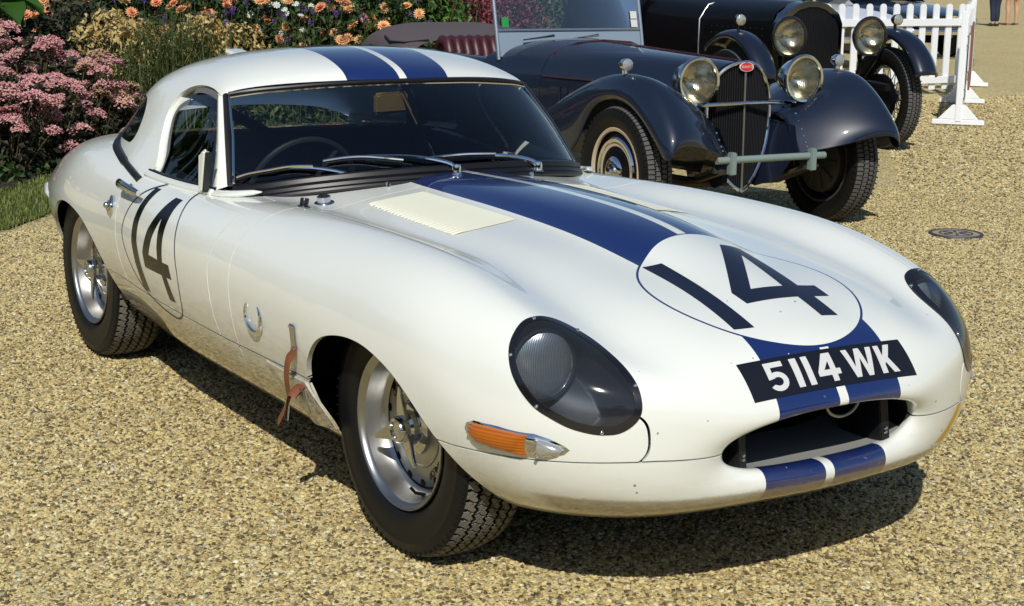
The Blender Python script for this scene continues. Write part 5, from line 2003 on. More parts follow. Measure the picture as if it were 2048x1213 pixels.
# radiator
RS = [(-.285, .50), (-.285, 1.02), (-.25, 1.10), (-.14, 1.175), (-.05, 1.20), (.05, 1.20), (.14, 1.175), (.25, 1.10), (.285, 1.02), (.285, .50)]
mb = MB()
Mx = Matrix(((0, 0, 1, 0), (1, 0, 0, 0), (0, 1, 0, 0), (0, 0, 0, 1)))
mb.prism([(y * .93, .50 + (z - .5) * .955) for y, z in RS], -.16, -.035, Mx)
mb.build('radiator_core', M_GRILLE, spo)
mb = MB()
n_ = len(RS)
for (x0, x1) in ((-.17, -.02),):
    vs = [(x0, y, z) for y, z in RS] + [(x1, y, z) for y, z in RS] + [(x1, y * .90, .50 + (z - .5) * .935) for y, z in RS]
    fs = [(i, i + 1, n_ + i + 1, n_ + i) for i in range(n_ - 1)] + [(n_ + i, n_ + i + 1, 2 * n_ + i + 1, 2 * n_ + i) for i in range(n_ - 1)]
    mb.add(vs, fs)
mb.build('radiator_shell', mat('radiator_shell_dark', (.22, .24, .28), .12, 1.0), spo, sharp=30)
mb = MB()
for k in range(-11, 12):
    mb.box((-.030, k * .0225, .84 - abs(k) * .002), (.006, .003, .64 - abs(k) * .010))
for k in range(28):
    mb.box((-.031, 0, .53 + k * .0225), (.004, .50, .002))
_m = mb.build('radiator_mesh', mat('mesh_wire', (.035, .035, .04), .4, .7), spo)
_m['kind'] = 'stuff'
mb = MB()
mb.lathe([(.055, 0), (.055, .03), (.045, .05), (.02, .06), (.0001, .06)], (-.09, 0, 1.20), (0, 0, 1), 16)
mb.build('radiator_cap', M_CHROME, spo)
# bonnet and body
BB = [
    [(-.16, .27, .50), (-.16, .285, .75), (-.16, .285, 1.02), (-.16, .23, 1.12), (-.16, .10, 1.185), (-.16, 0, 1.195)],
    [(-.8, .35, .48), (-.8, .37, .75), (-.8, .365, 1.02), (-.8, .29, 1.13), (-.8, .13, 1.20), (-.8, 0, 1.21)],
    [(-1.5, .44, .46), (-1.5, .47, .75), (-1.5, .46, 1.02), (-1.5, .37, 1.15), (-1.5, .16, 1.22), (-1.5, 0, 1.23)],
    [(-2.0, .50, .46), (-2.0, .54, .75), (-2.0, .53, 1.03), (-2.0, .45, 1.17), (-2.0, .2, 1.25), (-2.0, 0, 1.26)],
]
S = out_fix(half_surface(BB, 50, 40), (-1, 0, .7))
both(S).build('bonnet', M_BLACKCAR, spo)
BT = [
    [(-1.95, .48, .46), (-1.95, .55, .75), (-1.95, .55, 1.0), (-1.95, .52, 1.16), (-1.95, .46, 1.20)],
    [(-2.8, .52, .46), (-2.8, .64, .75), (-2.8, .65, 1.0), (-2.8, .62, 1.12), (-2.8, .56, 1.15)],
    [(-3.7, .45, .50), (-3.7, .56, .75), (-3.7, .57, 1.0), (-3.7, .54, 1.14), (-3.7, .46, 1.17)],
    [(-4.1, .10, .55), (-4.1, .14, .75), (-4.1, .14, .95), (-4.1, .13, 1.05), (-4.1, .10, 1.08)],
]
S = out_fix(half_surface(BT, 40, 30, ('free', 'free')), (-3, 0, .8))
both(S).build('body_tub', M_BLACKCAR, spo)
mb = MB()
mb.tube([(-1.12, -.42, .62), (-1.12, -.425, .80), (-1.12, -.422, 1.02), (-1.12, -.34, 1.14), (-1.12, 0, 1.225), (-1.12, .34, 1.14), (-1.12, .422, 1.02), (-1.12, .425, .62)], .008, 6)
mb.build('bonnet_strap', M_STEEL, spo)
mb = MB()
for k in range(10):
    for j in range(3):
        x = -.28 - k * .075
        q = .29 + .12 * (-.16 - x) / .64 * .68
        mb.lathe([(.0001, .004), (.004, .003), (.006, 0)], (x, -(q + .003), .86 + j * .055), (0, -1, 0), 6)
_m = mb.build('bonnet_rivets', M_BLACKCAR, spo)
_m['kind'] = 'stuff'
mb = MB()
mb.box((-1.2, 0, .52), (2.9, .72, .08))
mb.tube([(.55, -.36, .55), (.3, -.36, .56), (-.2, -.36, .52)], .03, 8)
mb.tube([(.55, .36, .55), (.3, .36, .56), (-.2, .36, .52)], .03, 8)
mb.tube([(0, -.64, .42), (0, -.4, .38), (0, .4, .38), (0, .64, .42)], .035, 8)
mb.build('chassis', M_BLACKCAR, spo)
mb = MB()
mb.box((-2.6, 0, .95), (.9, 1.1, .5))
mb.build('cockpit', M_BLACK, spo, bevel=.08)
for sd in (-1, 1):
    hl = round_lamp(spo, (.245, .375 * sd, .932), .150, .17, M_BLACKCAR, M_BLACKG)
    mb = MB()
    mb.tube([(.12, .37 * sd, .78), (.14, .375 * sd, .70), (.10, .36 * sd, .56)], .020, 8)
    mb.build('lamp_stay', M_BLACKCAR, hl)
    # cycle wing
    rows = []
    for an in np.linspace(rad(22), rad(128), 26):
        r_ = .555 + .03 * math.cos(an)
        row = []
        for w_, dr in ((-.098, -.055), (-.095, -.02), (-.055, .003), (0, .010), (.055, .003), (.095, -.02), (.098, -.055)):
            row.append(((r_ + dr) * math.cos(an) + .02, (.735 + w_) * sd, .42 + (r_ + dr) * math.sin(an)))
        rows.append(row)
    V, N, F = grid_mesh(np.array(rows))
    wg = mesh_np('front_wing', V, F, M_NAVYDK, spo)
    md2 = wg.modifiers.new('thick', 'SOLIDIFY')
    md2.thickness = .008
    mb = MB()
    mb.tube([(0, .45 * sd, .50), (.06, .60 * sd, .78), (.08, .68 * sd, .955)], .012, 6)
    mb.build('wing_stay', M_BLACKCAR, spo)
    mb = MB()
    mb.lathe([(.0001, -.07), (.025, -.062), (.042, -.03), (.046, 0), (.046, .01)], (.10, .735 * sd, 1.058), (1, 0, 0), 20)
    mb.tube([(.07, .735 * sd, .975), (.07, .735 * sd, 1.02)], .014, 8)
    sl_ = mb.build('side_lamp', M_BLACKG, spo)
    mb = MB()
    mb.lathe([(.0001, .020), (.02, .018), (.043, .009)], (.10, .735 * sd, 1.058), (1, 0, 0), 20)
    mb.build('lens', M_LAMPLENS, sl_)
for x, y in ((0, -.735), (0, .735), (-3.3, -.72), (-3.3, .72)):
    sd = 1 if y > 0 else -1
    wh = tyre_solid(spo, x, y, .42, .13)
    vintage_tyre(wh, .42, .13, .285, sd)
    mb = MB()
    mb.lathe([(.278, .055), (.288, .060), (.290, .05), (.270, .03), (.262, 0), (.270, -.03), (.290, -.05), (.288, -.060), (.278, -.055)], axis=(0, sd, 0), n=48)
    mb.build('rim', M_BLACKCAR, wh)
    mb = MB()
    for k in range(36):
        an = 2 * math.pi * k / 36
        a2 = an + (.35 if k % 2 else -.35)
        yy = (.075 if k % 2 else -.035) * sd
        mb.tube([(.055 * math.cos(a2), yy, .055 * math.sin(a2)), (.266 * math.cos(an), (.02 if k % 2 else -.01) * sd, .266 * math.sin(an))], .0045, 5, caps=False)
    sp_ = mb.build('wire_spokes', M_STEEL, wh)
    sp_['kind'] = 'stuff'
    mb = MB()
    mb.lathe([(.058, -.05), (.060, .08), (.045, .10), (.03, .12), (.0001, .125)], axis=(0, sd, 0), n=24)
    mb.lathe([(.20, -.04), (.20, -.09), (.0001, -.10)], axis=(0, sd, 0), n=32)
    mb.build('hub', M_BLACKCAR, wh)
# ================================================================== white picket fence panels
M_PICKET = mat('white_fence_plastic', (.80, .82, .84), rough=.45)
def picket_mesh(w, h, t):
    mb = MB()
    poly = [(-w / 2, 0), (w / 2, 0)] + [(w / 2 * math.cos(a), h - w / 2 + w / 2 * math.sin(a)) for a in np.linspace(0, math.pi, 9)]
    mb.prism(poly, -t / 2, t / 2, Matrix(((1, 0, 0, 0), (0, 0, 1, 0), (0, 1, 0, 0), (0, 0, 0, 1))))
    return mb
def fence_panel(p0, p1, label, n, feet, group, posts=(0, 1)):
    d = Vector((p1[0] - p0[0], p1[1] - p0[1], 0))
    L = d.length
    root = empty('picket_fence', (p0[0], p0[1], 0), math.atan2(d.y, d.x))
    tag(root, label, 'fence', group)
    for z in (.17, .84):
        mb = MB()
        mb.box((L / 2, 0, z), (L, .025, .085))
        mb.build('rail', M_PICKET, root, bevel=.004)
    p = None
    for k in range(n):
        x = L * (k + .6) / n
        if p is None:
            o = p = picket_mesh(.088, 1.0, .018).build('picket', M_PICKET, root, sharp=30)
        else:
            o = link_mesh('picket', p.data, root)
        o.location = (x, -.023, .055)
    for t in posts:
        mb = MB()
        mb.box((L * t, 0, .56), (.075, .06, 1.04))
        ps = mb.build('post', M_PICKET, root, bevel=.006)
        for z in (.30, .80):
            lk = MB()
            lk.tube([(L * t, -.034, z - .05), (L * t, -.046, z - .03), (L * t, -.046, z + .03), (L * t, -.034, z + .05)], .007, 6)
            lk.build('latch', M_STEEL, ps)
    for x in feet:
        mb = MB()
        mb.box((x, 0, .035), (.06, .48, .05))
        mb.prism([(-.19, .06), (.19, .06), (.06, .20), (-.06, .20)], -.022, .022, Matrix(((0, 0, 1, x), (1, 0, 0, 0), (0, 1, 0, 0), (0, 0, 0, 1))))
        mb.build('foot', M_PICKET, root, bevel=.006)
    return root
fence_panel((-7.22, 9.27), (-8.99, 11.28), 'white picket fence panel seen end-on, nearest, with splayed feet on the gravel', 13, (.0, 2.6), None)
fa2 = fence_panel((-9.02, 11.31), (-10.72, 13.30), 'white picket fence panel seen end-on, the farther of the two in line', 12, (2.55,), None)
fence_panel((-9.97, 12.42), (-10.22, 9.00), 'white picket fence panel facing the camera behind the black vintage car', 17, (1.6, 3.3), None)
# brown board strapped to the far side of the end-on panel
bo = MB()
_d = Vector((-8.99 + 7.22, 11.28 - 9.27, 0)).normalized()
_n = Vector((-_d.y, _d.x, 0))
_c = Vector((-8.2, 10.38, .60)) - _n * .07
bo.box(_c, (1.6, .02, .62), rot=Matrix.Rotation(math.atan2(_d.y, _d.x), 3, 'Z'))
b_ = bo.build('notice_board', mat('brown_board', (.22, .08, .05), .6), bevel=.003)
tag(b_, 'brown board fixed to the end-on white picket fence panel', 'board')

# ================================================================== two parked cars behind the fence
def saloon(name, loc, rz, paint, label):
    r = empty(name, loc, rz)
    tag(r, label, 'car')
    R_ = [
        [(2.05, .45, .35), (2.05, .55, .45), (2.05, .58, .58), (2.05, .50, .68), (2.05, .25, .70), (2.05, 0, .70)],
        [(1.85, .60, .28), (1.87, .74, .42), (1.85, .76, .60), (1.83, .66, .74), (1.80, .3, .76), (1.80, 0, .77)],
        [(1.2, .62, .22), (1.2, .80, .42), (1.2, .82, .62), (1.2, .72, .80), (1.2, .35, .84), (1.2, 0, .85)],
        [(.4, .62, .20), (.4, .82, .42), (.4, .84, .64), (.4, .74, .83), (.4, .4, .90), (.4, 0, .91)],
        [(-.6, .62, .20), (-.6, .82, .42), (-.6, .84, .66), (-.6, .76, .85), (-.6, .4, .91), (-.6, 0, .92)],
        [(-1.6, .62, .24), (-1.6, .80, .44), (-1.6, .82, .66), (-1.6, .70, .84), (-1.6, .35, .88), (-1.6, 0, .89)],
        [(-2.2, .50, .32), (-2.2, .66, .46), (-2.2, .68, .62), (-2.2, .58, .76), (-2.2, .3, .80), (-2.2, 0, .80)],
        [(-2.35, .40, .40), (-2.35, .5, .48), (-2.35, .52, .58), (-2.35, .45, .66), (-2.35, .2, .69), (-2.35, 0, .70)],
    ]
    S = out_fix(half_surface(R_, 90, 40), (0, 0, .5))
    ar = lambda Q: np.minimum(np.hypot(fx(Q) - 1.25, fz(Q) - .32) - .37, np.hypot(fx(Q) + 1.30, fz(Q) - .32) - .37)
    both(S.clip(ar)).build('body', paint, r, lip=.03)
    G_ = [
        [(.55, .66, .88), (.42, .63, .95), (.30, .60, 1.02), (.26, .30, 1.05), (.25, 0, 1.06)],
        [(-.1, .70, .88), (-.1, .66, 1.05), (-.1, .58, 1.25), (-.1, .30, 1.33), (-.1, 0, 1.35)],
        [(-.8, .70, .88), (-.8, .66, 1.05), (-.8, .56, 1.25), (-.8, .30, 1.33), (-.8, 0, 1.35)],
        [(-1.5, .66, .87), (-1.45, .60, .98), (-1.40, .50, 1.08), (-1.38, .25, 1.12), (-1.38, 0, 1.13)],
    ]
    S = out_fix(half_surface(G_, 40, 30), (-.4, 0, .8))
    roof = S.clip(lambda Q: fz(Q) - 1.24)
    both(roof).build('roof', paint, r)
    both(S.clip(lambda Q: 1.24 - fz(Q))).build('windows', M_PERSPEX, r)
    mb = MB()
    mb.tube([(1.80, -.80, .44), (2.06, -.60, .45), (2.12, -.25, .45), (2.12, .25, .45), (2.06, .60, .45), (1.80, .80, .44)], .045, 8, flat=1.1)
    mb.build('front_bumper', M_CHROME, r)
    mb = MB()
    mb.box((2.05, 0, .56), (.06, .62, .16))
    mb.build('grille', M_GRILLE, r, bevel=.02)
    for k in range(5):
        mb = MB()
        mb.box((2.085, 0, .50 + k * .03), (.012, .58, .008))
        mb.build('grille_bar', M_CHROME, r)
    for sd in (-1, 1):
        round_lamp(r, (2.03, .50 * sd, .62), .085, .1, M_CHROMED, M_CHROME)
        mb = MB()
        mb.box((2.02, .60 * sd, .50), (.05, .14, .05))
        mb.build('indicator', M_AMBER, r, bevel=.01)
    for x in (1.25, -1.30):
        for y in (-.70, .70):
            sd = 1 if y > 0 else -1
            wh = tyre_solid(r, x, y, .32, .16)
            mb = MB()
            mb.lathe([(.21, .06), (.24, .085), (.30, .08), (.318, .05), (.32, 0), (.318, -.05), (.30, -.08), (.21, -.06)], axis=(0, sd, 0), n=40)
            mb.build('tyre', M_TYRE, wh)
            mb = MB()
            mb.lathe([(.212, .06), (.20, .04), (.12, .05), (.06, .07), (.0001, .075)], axis=(0, sd, 0), n=32)
            mb.build('hub_cap', M_CHROMED, wh)
    return r
saloon('parked_coupe', (-16.9, 17.75, 0), rad(-14), M_NAVYCAR, 'dark blue parked car with chrome bumper glimpsed through the picket fence')
saloon('parked_saloon', (-15.3, 14.55, 0), rad(-12), mat('white_car_paint', (.78, .79, .80), .3, coat=.8), 'white parked car mostly hidden behind the black vintage car')

# ================================================================== two people standing far off by the parked cars
def skin_body(name, joints, edges, m, parent):
    me = bpy.data.meshes.new(name)
    ks = list(joints)
    me.from_pydata([joints[k][0] for k in ks], [(ks.index(a), ks.index(b)) for a, b in edges], [])
    o = link_mesh(name, me, parent)
    md = o.modifiers.new('skin', 'SKIN')
    for i, k in enumerate(ks):
        r = joints[k][1]
        me.skin_vertices[0].data[i].radius = (r, r) if not hasattr(r, '__len__') else r
        me.skin_vertices[0].data[i].use_root = (i == 0)
    sb = o.modifiers.new('sub', 'SUBSURF')
    sb.levels = 2
    sb.render_levels = 2
    me.materials.append(m)
    return o
def person(px, py, rz, label, trousers, sep):
    # feet on the ground where the photograph shows them
    d = Vector(((px - 1024) / 3212.8, -(py - 606.5) / 3212.8, 1))
    w = _r2 * d.x + _u2 * d.y + _f * d.z
    t = -CAM_POS.z / w.z
    p = CAM_POS + w * t
    r = empty('person', (p.x, p.y, 0), rz)
    tag(r, label, 'person')
    J = {'pelvis': ((0, 0, .93), .135), 'waist': ((0, 0, 1.10), .125), 'chest': ((0, 0, 1.32), .150), 'neck': ((0, 0, 1.49), .058), 'jaw': ((.02, 0, 1.56), .075), 'head': ((.01, 0, 1.66), .092), 'crown': ((0, 0, 1.74), .060)}
    E_ = [('pelvis', 'waist'), ('waist', 'chest'), ('chest', 'neck'), ('neck', 'jaw'), ('jaw', 'head'), ('head', 'crown')]
    for s, nm in ((1, 'l'), (-1, 'r')):
        y = sep * s
        J.update({'hip' + nm: ((0, .095 * s, .86), .095), 'knee' + nm: ((.02, y, .49), .062), 'calf' + nm: ((-.015, y, .34), .058), 'ankle' + nm: ((-.01, y, .09), .038), 'heel' + nm: ((-.03, y, .045), .036), 'toe' + nm: ((.17, y * 1.15, .030), .030),
                  'sho' + nm: ((0, .19 * s, 1.42), .062), 'elb' + nm: ((-.02, .25 * s, 1.13), .045), 'wri' + nm: ((.06, .24 * s, .89), .032), 'hand' + nm: ((.08, .235 * s, .80), .036)})
        E_ += [('pelvis', 'hip' + nm), ('hip' + nm, 'knee' + nm), ('knee' + nm, 'calf' + nm), ('calf' + nm, 'ankle' + nm), ('ankle' + nm, 'heel' + nm), ('heel' + nm, 'toe' + nm), ('chest', 'sho' + nm), ('sho' + nm, 'elb' + nm), ('elb' + nm, 'wri' + nm), ('wri' + nm, 'hand' + nm)]
    skin_body('body', J, E_, M_SKIN, r)
    grow = lambda k, g: (J[k][0], J[k][1] + g)
    top_ = {k: grow(k, .014) for k in ('waist', 'chest', 'shol', 'shor', 'elbl', 'elbr', 'pelvis')}
    skin_body('shirt', top_, [('chest', 'waist'), ('waist', 'pelvis'), ('chest', 'shol'), ('chest', 'shor'), ('shol', 'elbl'), ('shor', 'elbr')], M_SHIRT, r)
    if trousers:
        T = {k: grow(k, .022) for k in ('pelvis', 'hipl', 'hipr', 'kneel', 'kneer', 'calfl', 'calfr')}
        for nm in 'lr':
            T['cuff' + nm] = ((J['ankle' + nm][0][0], J['ankle' + nm][0][1], .10), .062)
        skin_body('trousers', T, [('pelvis', 'hipl'), ('pelvis', 'hipr'), ('hipl', 'kneel'), ('hipr', 'kneer'), ('kneel', 'calfl'), ('kneer', 'calfr'), ('calfl', 'cuffl'), ('calfr', 'cuffr')], M_TROUSER, r)
    else:
        T = {k: grow(k, .03) for k in ('pelvis', 'hipl', 'hipr')}
        for nm in 'lr':
            T['hem' + nm] = ((.01, J['knee' + nm][0][1], .62), .10)
        skin_body('shorts', T, [('pelvis', 'hipl'), ('pelvis', 'hipr'), ('hipl', 'heml'), ('hipr', 'hemr')], M_SHIRT, r)
    for s, nm in ((1, 'l'), (-1, 'r')):
        mb = MB()
        y = sep * s * 1.08
        mb.tube([(-.075, y, .035), (0, y, .045), (.10, y * 1.04, .036), (.20, y * 1.1, .026)], [.040, .048, .048, .030], 10, flat=.8 if trousers else .5, up=(0, 0, 1))
        mb.build('shoe', M_SHOE if trousers else M_SANDAL, r)
M_SKIN = mat('skin', (.55, .30, .20), .6)
M_SHIRT = mat('pale_cotton', (.55, .55, .55), .8)
M_TROUSER = mat('navy_trousers', (.012, .018, .045), .8)
M_SHOE = mat('dark_shoe', (.05, .03, .02), .5)
M_SANDAL = mat('tan_shoe', (.30, .11, .05), .6)
person(1988, 53, rad(160), 'person in navy trousers standing far off, upper body out of the picture', True, .055)
person(2022, 51, rad(165), 'person with bare legs and brown shoes standing at the top right corner', False, .13)
# ================================================================== lawn strip and flower border
grng = np.random.default_rng(21)
def leaf_mat(name, c1, c2, c3=None, rough=.55, transl=.25):
    m = mat(name, c1, rough=rough, spec=.3)
    nt = NT(m)
    ge = nt.node('ShaderNodeNewGeometry')
    rnd = ge.outputs['Random Per Island']
    stops = [(0.0, c1), (1.0, c2)] if c3 is None else [(0.0, c1), (.55, c2), (1.0, c3)]
    col = nt.ramp(rnd, stops)
    nt.color(col)
    tr = nt.node('ShaderNodeBsdfTranslucent')
    nt.link(col, tr.inputs[0])
    mx = nt.node('ShaderNodeMixShader')
    mx.inputs[0].default_value = transl
    out = nt.n.get('Material Output')
    nt.link(nt.b.outputs[0], mx.inputs[1])
    nt.link(tr.outputs[0], mx.inputs[2])
    nt.link(mx.outputs[0], out.inputs[0])
    return m
def unit(v):
    return v / np.maximum(np.linalg.norm(v, axis=-1, keepdims=True), 1e-9)
def leaf_cloud(P, length, width, rng, up=.35, droop=.3, outward=None):
    """one folded six-point leaf per point"""
    n = len(P)
    d = unit(rng.normal(size=(n, 3)) + np.array([0, 0, up]))
    if outward is not None:
        d = unit(d + outward)
    L = length * rng.uniform(.6, 1.25, n)[:, None]
    W = width * rng.uniform(.7, 1.2, n)[:, None]
    s = unit(np.cross(d, unit(rng.normal(size=(n, 3)))))
    nn = np.cross(s, d)
    tip = P + d * L + np.array([0, 0, -1.0]) * L * droop
    m1 = P + d * L * .45
    V = np.stack([P, m1 + s * W * .5 + nn * W * .18, tip, m1 - s * W * .5 + nn * W * .18, m1 - nn * W * .05], 1).reshape(-1, 3)
    b = np.arange(n)[:, None] * 5
    F = np.concatenate([b + [0, 1, 4], b + [1, 2, 4], b + [2, 3, 4], b + [3, 0, 4]])
    return V, F
def blades(P, length, width, rng, lean=.35):
    n = len(P)
    a = rng.uniform(0, 2 * math.pi, n)
    d = np.stack([np.cos(a), np.sin(a), np.zeros(n)], 1)
    s = np.stack([-np.sin(a), np.cos(a), np.zeros(n)], 1)
    L = length * rng.uniform(.5, 1.2, n)[:, None]
    w = width
    ln = rng.uniform(0, lean, n)[:, None]
    mid = P + np.array([0, 0, 1.0]) * L * .6 + d * L * ln * .3
    tip = P + np.array([0, 0, 1.0]) * L * (1 - .3 * ln) + d * L * ln
    V = np.stack([P - s * w / 2, P + s * w / 2, mid + s * w * .4, tip, mid - s * w * .4], 1).reshape(-1, 3)
    b = np.arange(n)[:, None] * 5
    F = np.concatenate([b + [0, 1, 2], b + [0, 2, 4], b + [4, 2, 3]])
    return V, F
def cam_ground(px, depth):
    """point on the ground in the direction of picture column px at that depth (metres)"""
    f2 = Vector((_f.x, _f.y, 0)).normalized()
    r2 = Vector((f2.y, -f2.x, 0))
    xk = (px - 1024) / 3212.8
    p = CAM_POS + f2 * depth * 1.0 + r2 * (xk * depth)
    return np.array([p.x, p.y, 0.0])
# lawn between gravel and border
edge = [(-900, 7.2), (-400, 7.9), (-150, 8.3), (0, 8.75), (60, 9.1), (105, 9.5), (250, 10.6), (450, 11.9), (700, 13.2), (950, 14.2), (1150, 15.0), (1350, 15.8)]
bedge = [(-900, 8.6), (-400, 9.2), (-150, 9.6), (0, 10.0), (50, 10.4), (95, 10.75), (250, 11.6), (450, 12.7), (700, 13.9), (950, 14.8), (1150, 15.6), (1350, 16.4)]
back = [(-900, 16.5), (-400, 16.5), (-150, 16.5), (0, 16.5), (50, 16.5), (95, 16.5), (250, 16.8), (450, 17.2), (700, 17.6), (950, 18.2), (1150, 18.8), (1350, 19.4)]
E0 = [cam_ground(*e) for e in edge]
E1 = [cam_ground(*e) for e in bedge]
E2 = [cam_ground(*e) for e in back]
n_ = len(E0)
mb = MB()
mb.add([(p[0], p[1], .012) for p in E0] + [(p[0], p[1], .03) for p in E1], [(i, i + 1, n_ + i + 1, n_ + i) for i in range(n_ - 1)])
M_LAWN = mat('lawn_ground', (.05, .075, .02), .9)
_nt = NT(M_LAWN)
_nn = _nt.noise(_nt.coord(), 6, 4)
_nt.color(_nt.mix(_nn, (.045, .075, .018), (.12, .13, .04)))
lawn = mb.build('lawn', M_LAWN, smooth=False)
lawn['kind'] = 'structure'
mb = MB()
mb.add([(p[0], p[1], .035) for p in E1] + [(p[0], p[1], .05) for p in E2], [(i, i + 1, n_ + i + 1, n_ + i) for i in range(n_ - 1)])
soil = mb.build('border_soil', mat('border_soil', (.035, .025, .016), .95), smooth=False)
soil['kind'] = 'structure'
P = []
for i in range(2, 8):
    a, b, c, d = E0[i], E0[i + 1], E1[i + 1], E1[i]
    ar = np.linalg.norm(np.cross(b - a, d - a))
    k = int(ar * 5200)
    u, v = grng.uniform(size=(2, k, 1))
    v = v * 1.06 - .05 - .02 * grng.normal(size=v.shape)
    q = (a * (1 - u) + b * u) * (1 - v) + (d * (1 - u) + c * u) * v
    q[:, 2] = .012 + .018 * v[:, 0]
    P.append(q)
P = np.concatenate(P)
V, F = blades(P, .038, .006, grng, .7)
gr = mesh_np('grass', V, F, leaf_mat('grass_blades', (.07, .125, .022), (.15, .20, .045), (.30, .28, .09)))
gr['kind'] = 'stuff'
gr['label'] = 'short green grass of the lawn strip at the left edge'

# ---- plant prototypes: each returns a list of (part name, mesh, matrix or None)
def obj_part(name, V, F, m, parent):
    return mesh_np(name, V, F, m, parent, smooth=False)
def dome_points(n, r, h0, h1, rng, fill=.55):
    a = rng.uniform(0, 2 * math.pi, n)
    t = rng.uniform(0, 1, n)
    z = h0 + (h1 - h0) * t
    k = np.sqrt(np.clip(1 - ((t - .35) / .68) ** 2, .04, 1))
    rr_ = r * k * rng.uniform(fill, 1, n)
    return np.stack([rr_ * np.cos(a), rr_ * np.sin(a), z], 1)
def stems_mesh(tips, rng, r=.004, base_r=.12):
    mb = MB()
    for p in tips:
        b = Vector((p[0] * base_r / max(.2, np.hypot(p[0], p[1])) if False else p[0] * .3, p[1] * .3, 0))
        mid = b.lerp(Vector(p), .55) + Vector(rng.normal(size=3) * .015)
        mb.tube([b, mid, Vector(p)], [r * 1.4, r, r * .8], 4, caps=False)
    return mb
LM = {
    'dahlia': leaf_mat('dahlia_leaf', (.014, .035, .012), (.045, .085, .022), (.10, .15, .045)),
    'sedum': leaf_mat('sedum_leaf', (.018, .022, .014), (.045, .055, .028), (.075, .060, .040)),
    'yellow': leaf_mat('yellowing_leaf', (.40, .28, .09), (.56, .43, .17), (.68, .57, .28)),
    'wisp': leaf_mat('wispy_leaf', (.030, .055, .015), (.075, .105, .03), (.16, .16, .055)),
    'green': leaf_mat('bright_shrub_leaf', (.030, .085, .015), (.075, .165, .03), (.12, .24, .04)),
    'magenta': leaf_mat('magenta_bush_leaf', (.10, .02, .03), (.26, .05, .075), (.40, .12, .15)),
    'hedge': leaf_mat('hedge_leaf', (.010, .028, .010), (.032, .065, .018), (.07, .11, .03)),
    'big': leaf_mat('broad_leaf', (.035, .10, .016), (.065, .15, .025), None, .45, .3),
}
M_STEM = mat('plant_stem', (.05, .075, .025), .7)
M_STEMB = mat('brown_stem', (.11, .085, .04), .8)
FM = {
    'peach': leaf_mat('peach_petal', (.72, .26, .13), (.85, .38, .20), (.90, .48, .26), .6, .2),
    'apricot': leaf_mat('apricot_petal', (.80, .42, .16), (.88, .52, .24), (.90, .60, .34), .6, .2),
    'pink': leaf_mat('sedum_floret', (.44, .16, .17), (.60, .29, .29), (.71, .46, .41), .7, .15),
    'tan': leaf_mat('sedum_floret_fading', (.46, .28, .16), (.58, .38, .24), (.64, .46, .32), .7, .15),
    'purple': leaf_mat('purple_floret', (.10, .045, .22), (.17, .08, .33), (.26, .15, .42), .6, .2),
    'white': leaf_mat('white_petal', (.75, .76, .72), (.84, .85, .80), None, .6, .2),
}
def dahlia_flower_mesh(rng):
    V, F = [], []
    o = 0
    for ly, (k, L_, el) in enumerate(((15, .050, .15), (13, .042, .55), (10, .032, .95), (6, .020, 1.3))):
        for i in range(k):
            a = 2 * math.pi * (i + .5 * ly + rng.uniform(-.15, .15)) / k
            d = np.array([math.cos(a) * math.cos(el), math.sin(a) * math.cos(el), math.sin(el)])
            s = np.array([-math.sin(a), math.cos(a), 0])
            w = .0075
            p0 = d * .004 + np.array([0, 0, .002 * ly])
            V += [p0, p0 + d * L_ * .6 + s * w, p0 + d * L_ + np.array([0, 0, -.002]), p0 + d * L_ * .6 - s * w]
            F += [(o, o + 1, o + 2), (o, o + 2, o + 3)]
            o += 4
    return np.array(V), np.array(F)
def sedum_head_mesh(rng, R=.075):
    n = 150
    a = rng.uniform(0, 2 * math.pi, n)
    r = R * np.sqrt(rng.uniform(0, 1, n))
    lump = .012 * np.sin(a * 3 + 1) * (r / R) + .006 * rng.normal(size=n)
    z = .035 * (1 - (r / R) ** 2) + lump
    P = np.stack([r * np.cos(a), r * np.sin(a), z], 1)
    w = .0085 * rng.uniform(.7, 1.3, n)[:, None]
    up = np.array([0, 0, 1.0])
    V = np.stack([P + up * w * .7, P + np.array([1, 0, -.2]) * w, P + np.array([0, 1, -.2]) * w, P + np.array([-1, 0, -.2]) * w, P + np.array([0, -1, -.2]) * w], 1).reshape(-1, 3)
    b = np.arange(n)[:, None] * 5
    F = np.concatenate([b + [0, 1, 2], b + [0, 2, 3], b + [0, 3, 4], b + [0, 4, 1]])
    return V, F
def tuft_mesh(rng, R=.02, n=26, w=.007):
    P = unit(rng.normal(size=(n, 3)) + np.array([0, 0, .4])) * R * rng.uniform(.5, 1, n)[:, None]
    V, F = leaf_cloud(P, w * 1.8, w * 1.4, rng, .3, 0)
    return V, F
def star_mesh(rng, R=.028):
    V, F = [np.array([0, 0, .004])], []
    for i in range(8):
        a = 2 * math.pi * i / 8
        for s in (-.28, 0, .28):
            rr_ = R if s == 0 else R * .8
            V.append(np.array([rr_ * math.cos(a + s), rr_ * math.sin(a + s), 0]))
        F += [(0, 1 + 3 * i, 2 + 3 * i), (0, 2 + 3 * i, 3 + 3 * i)]
    return np.array(V), np.array(F)

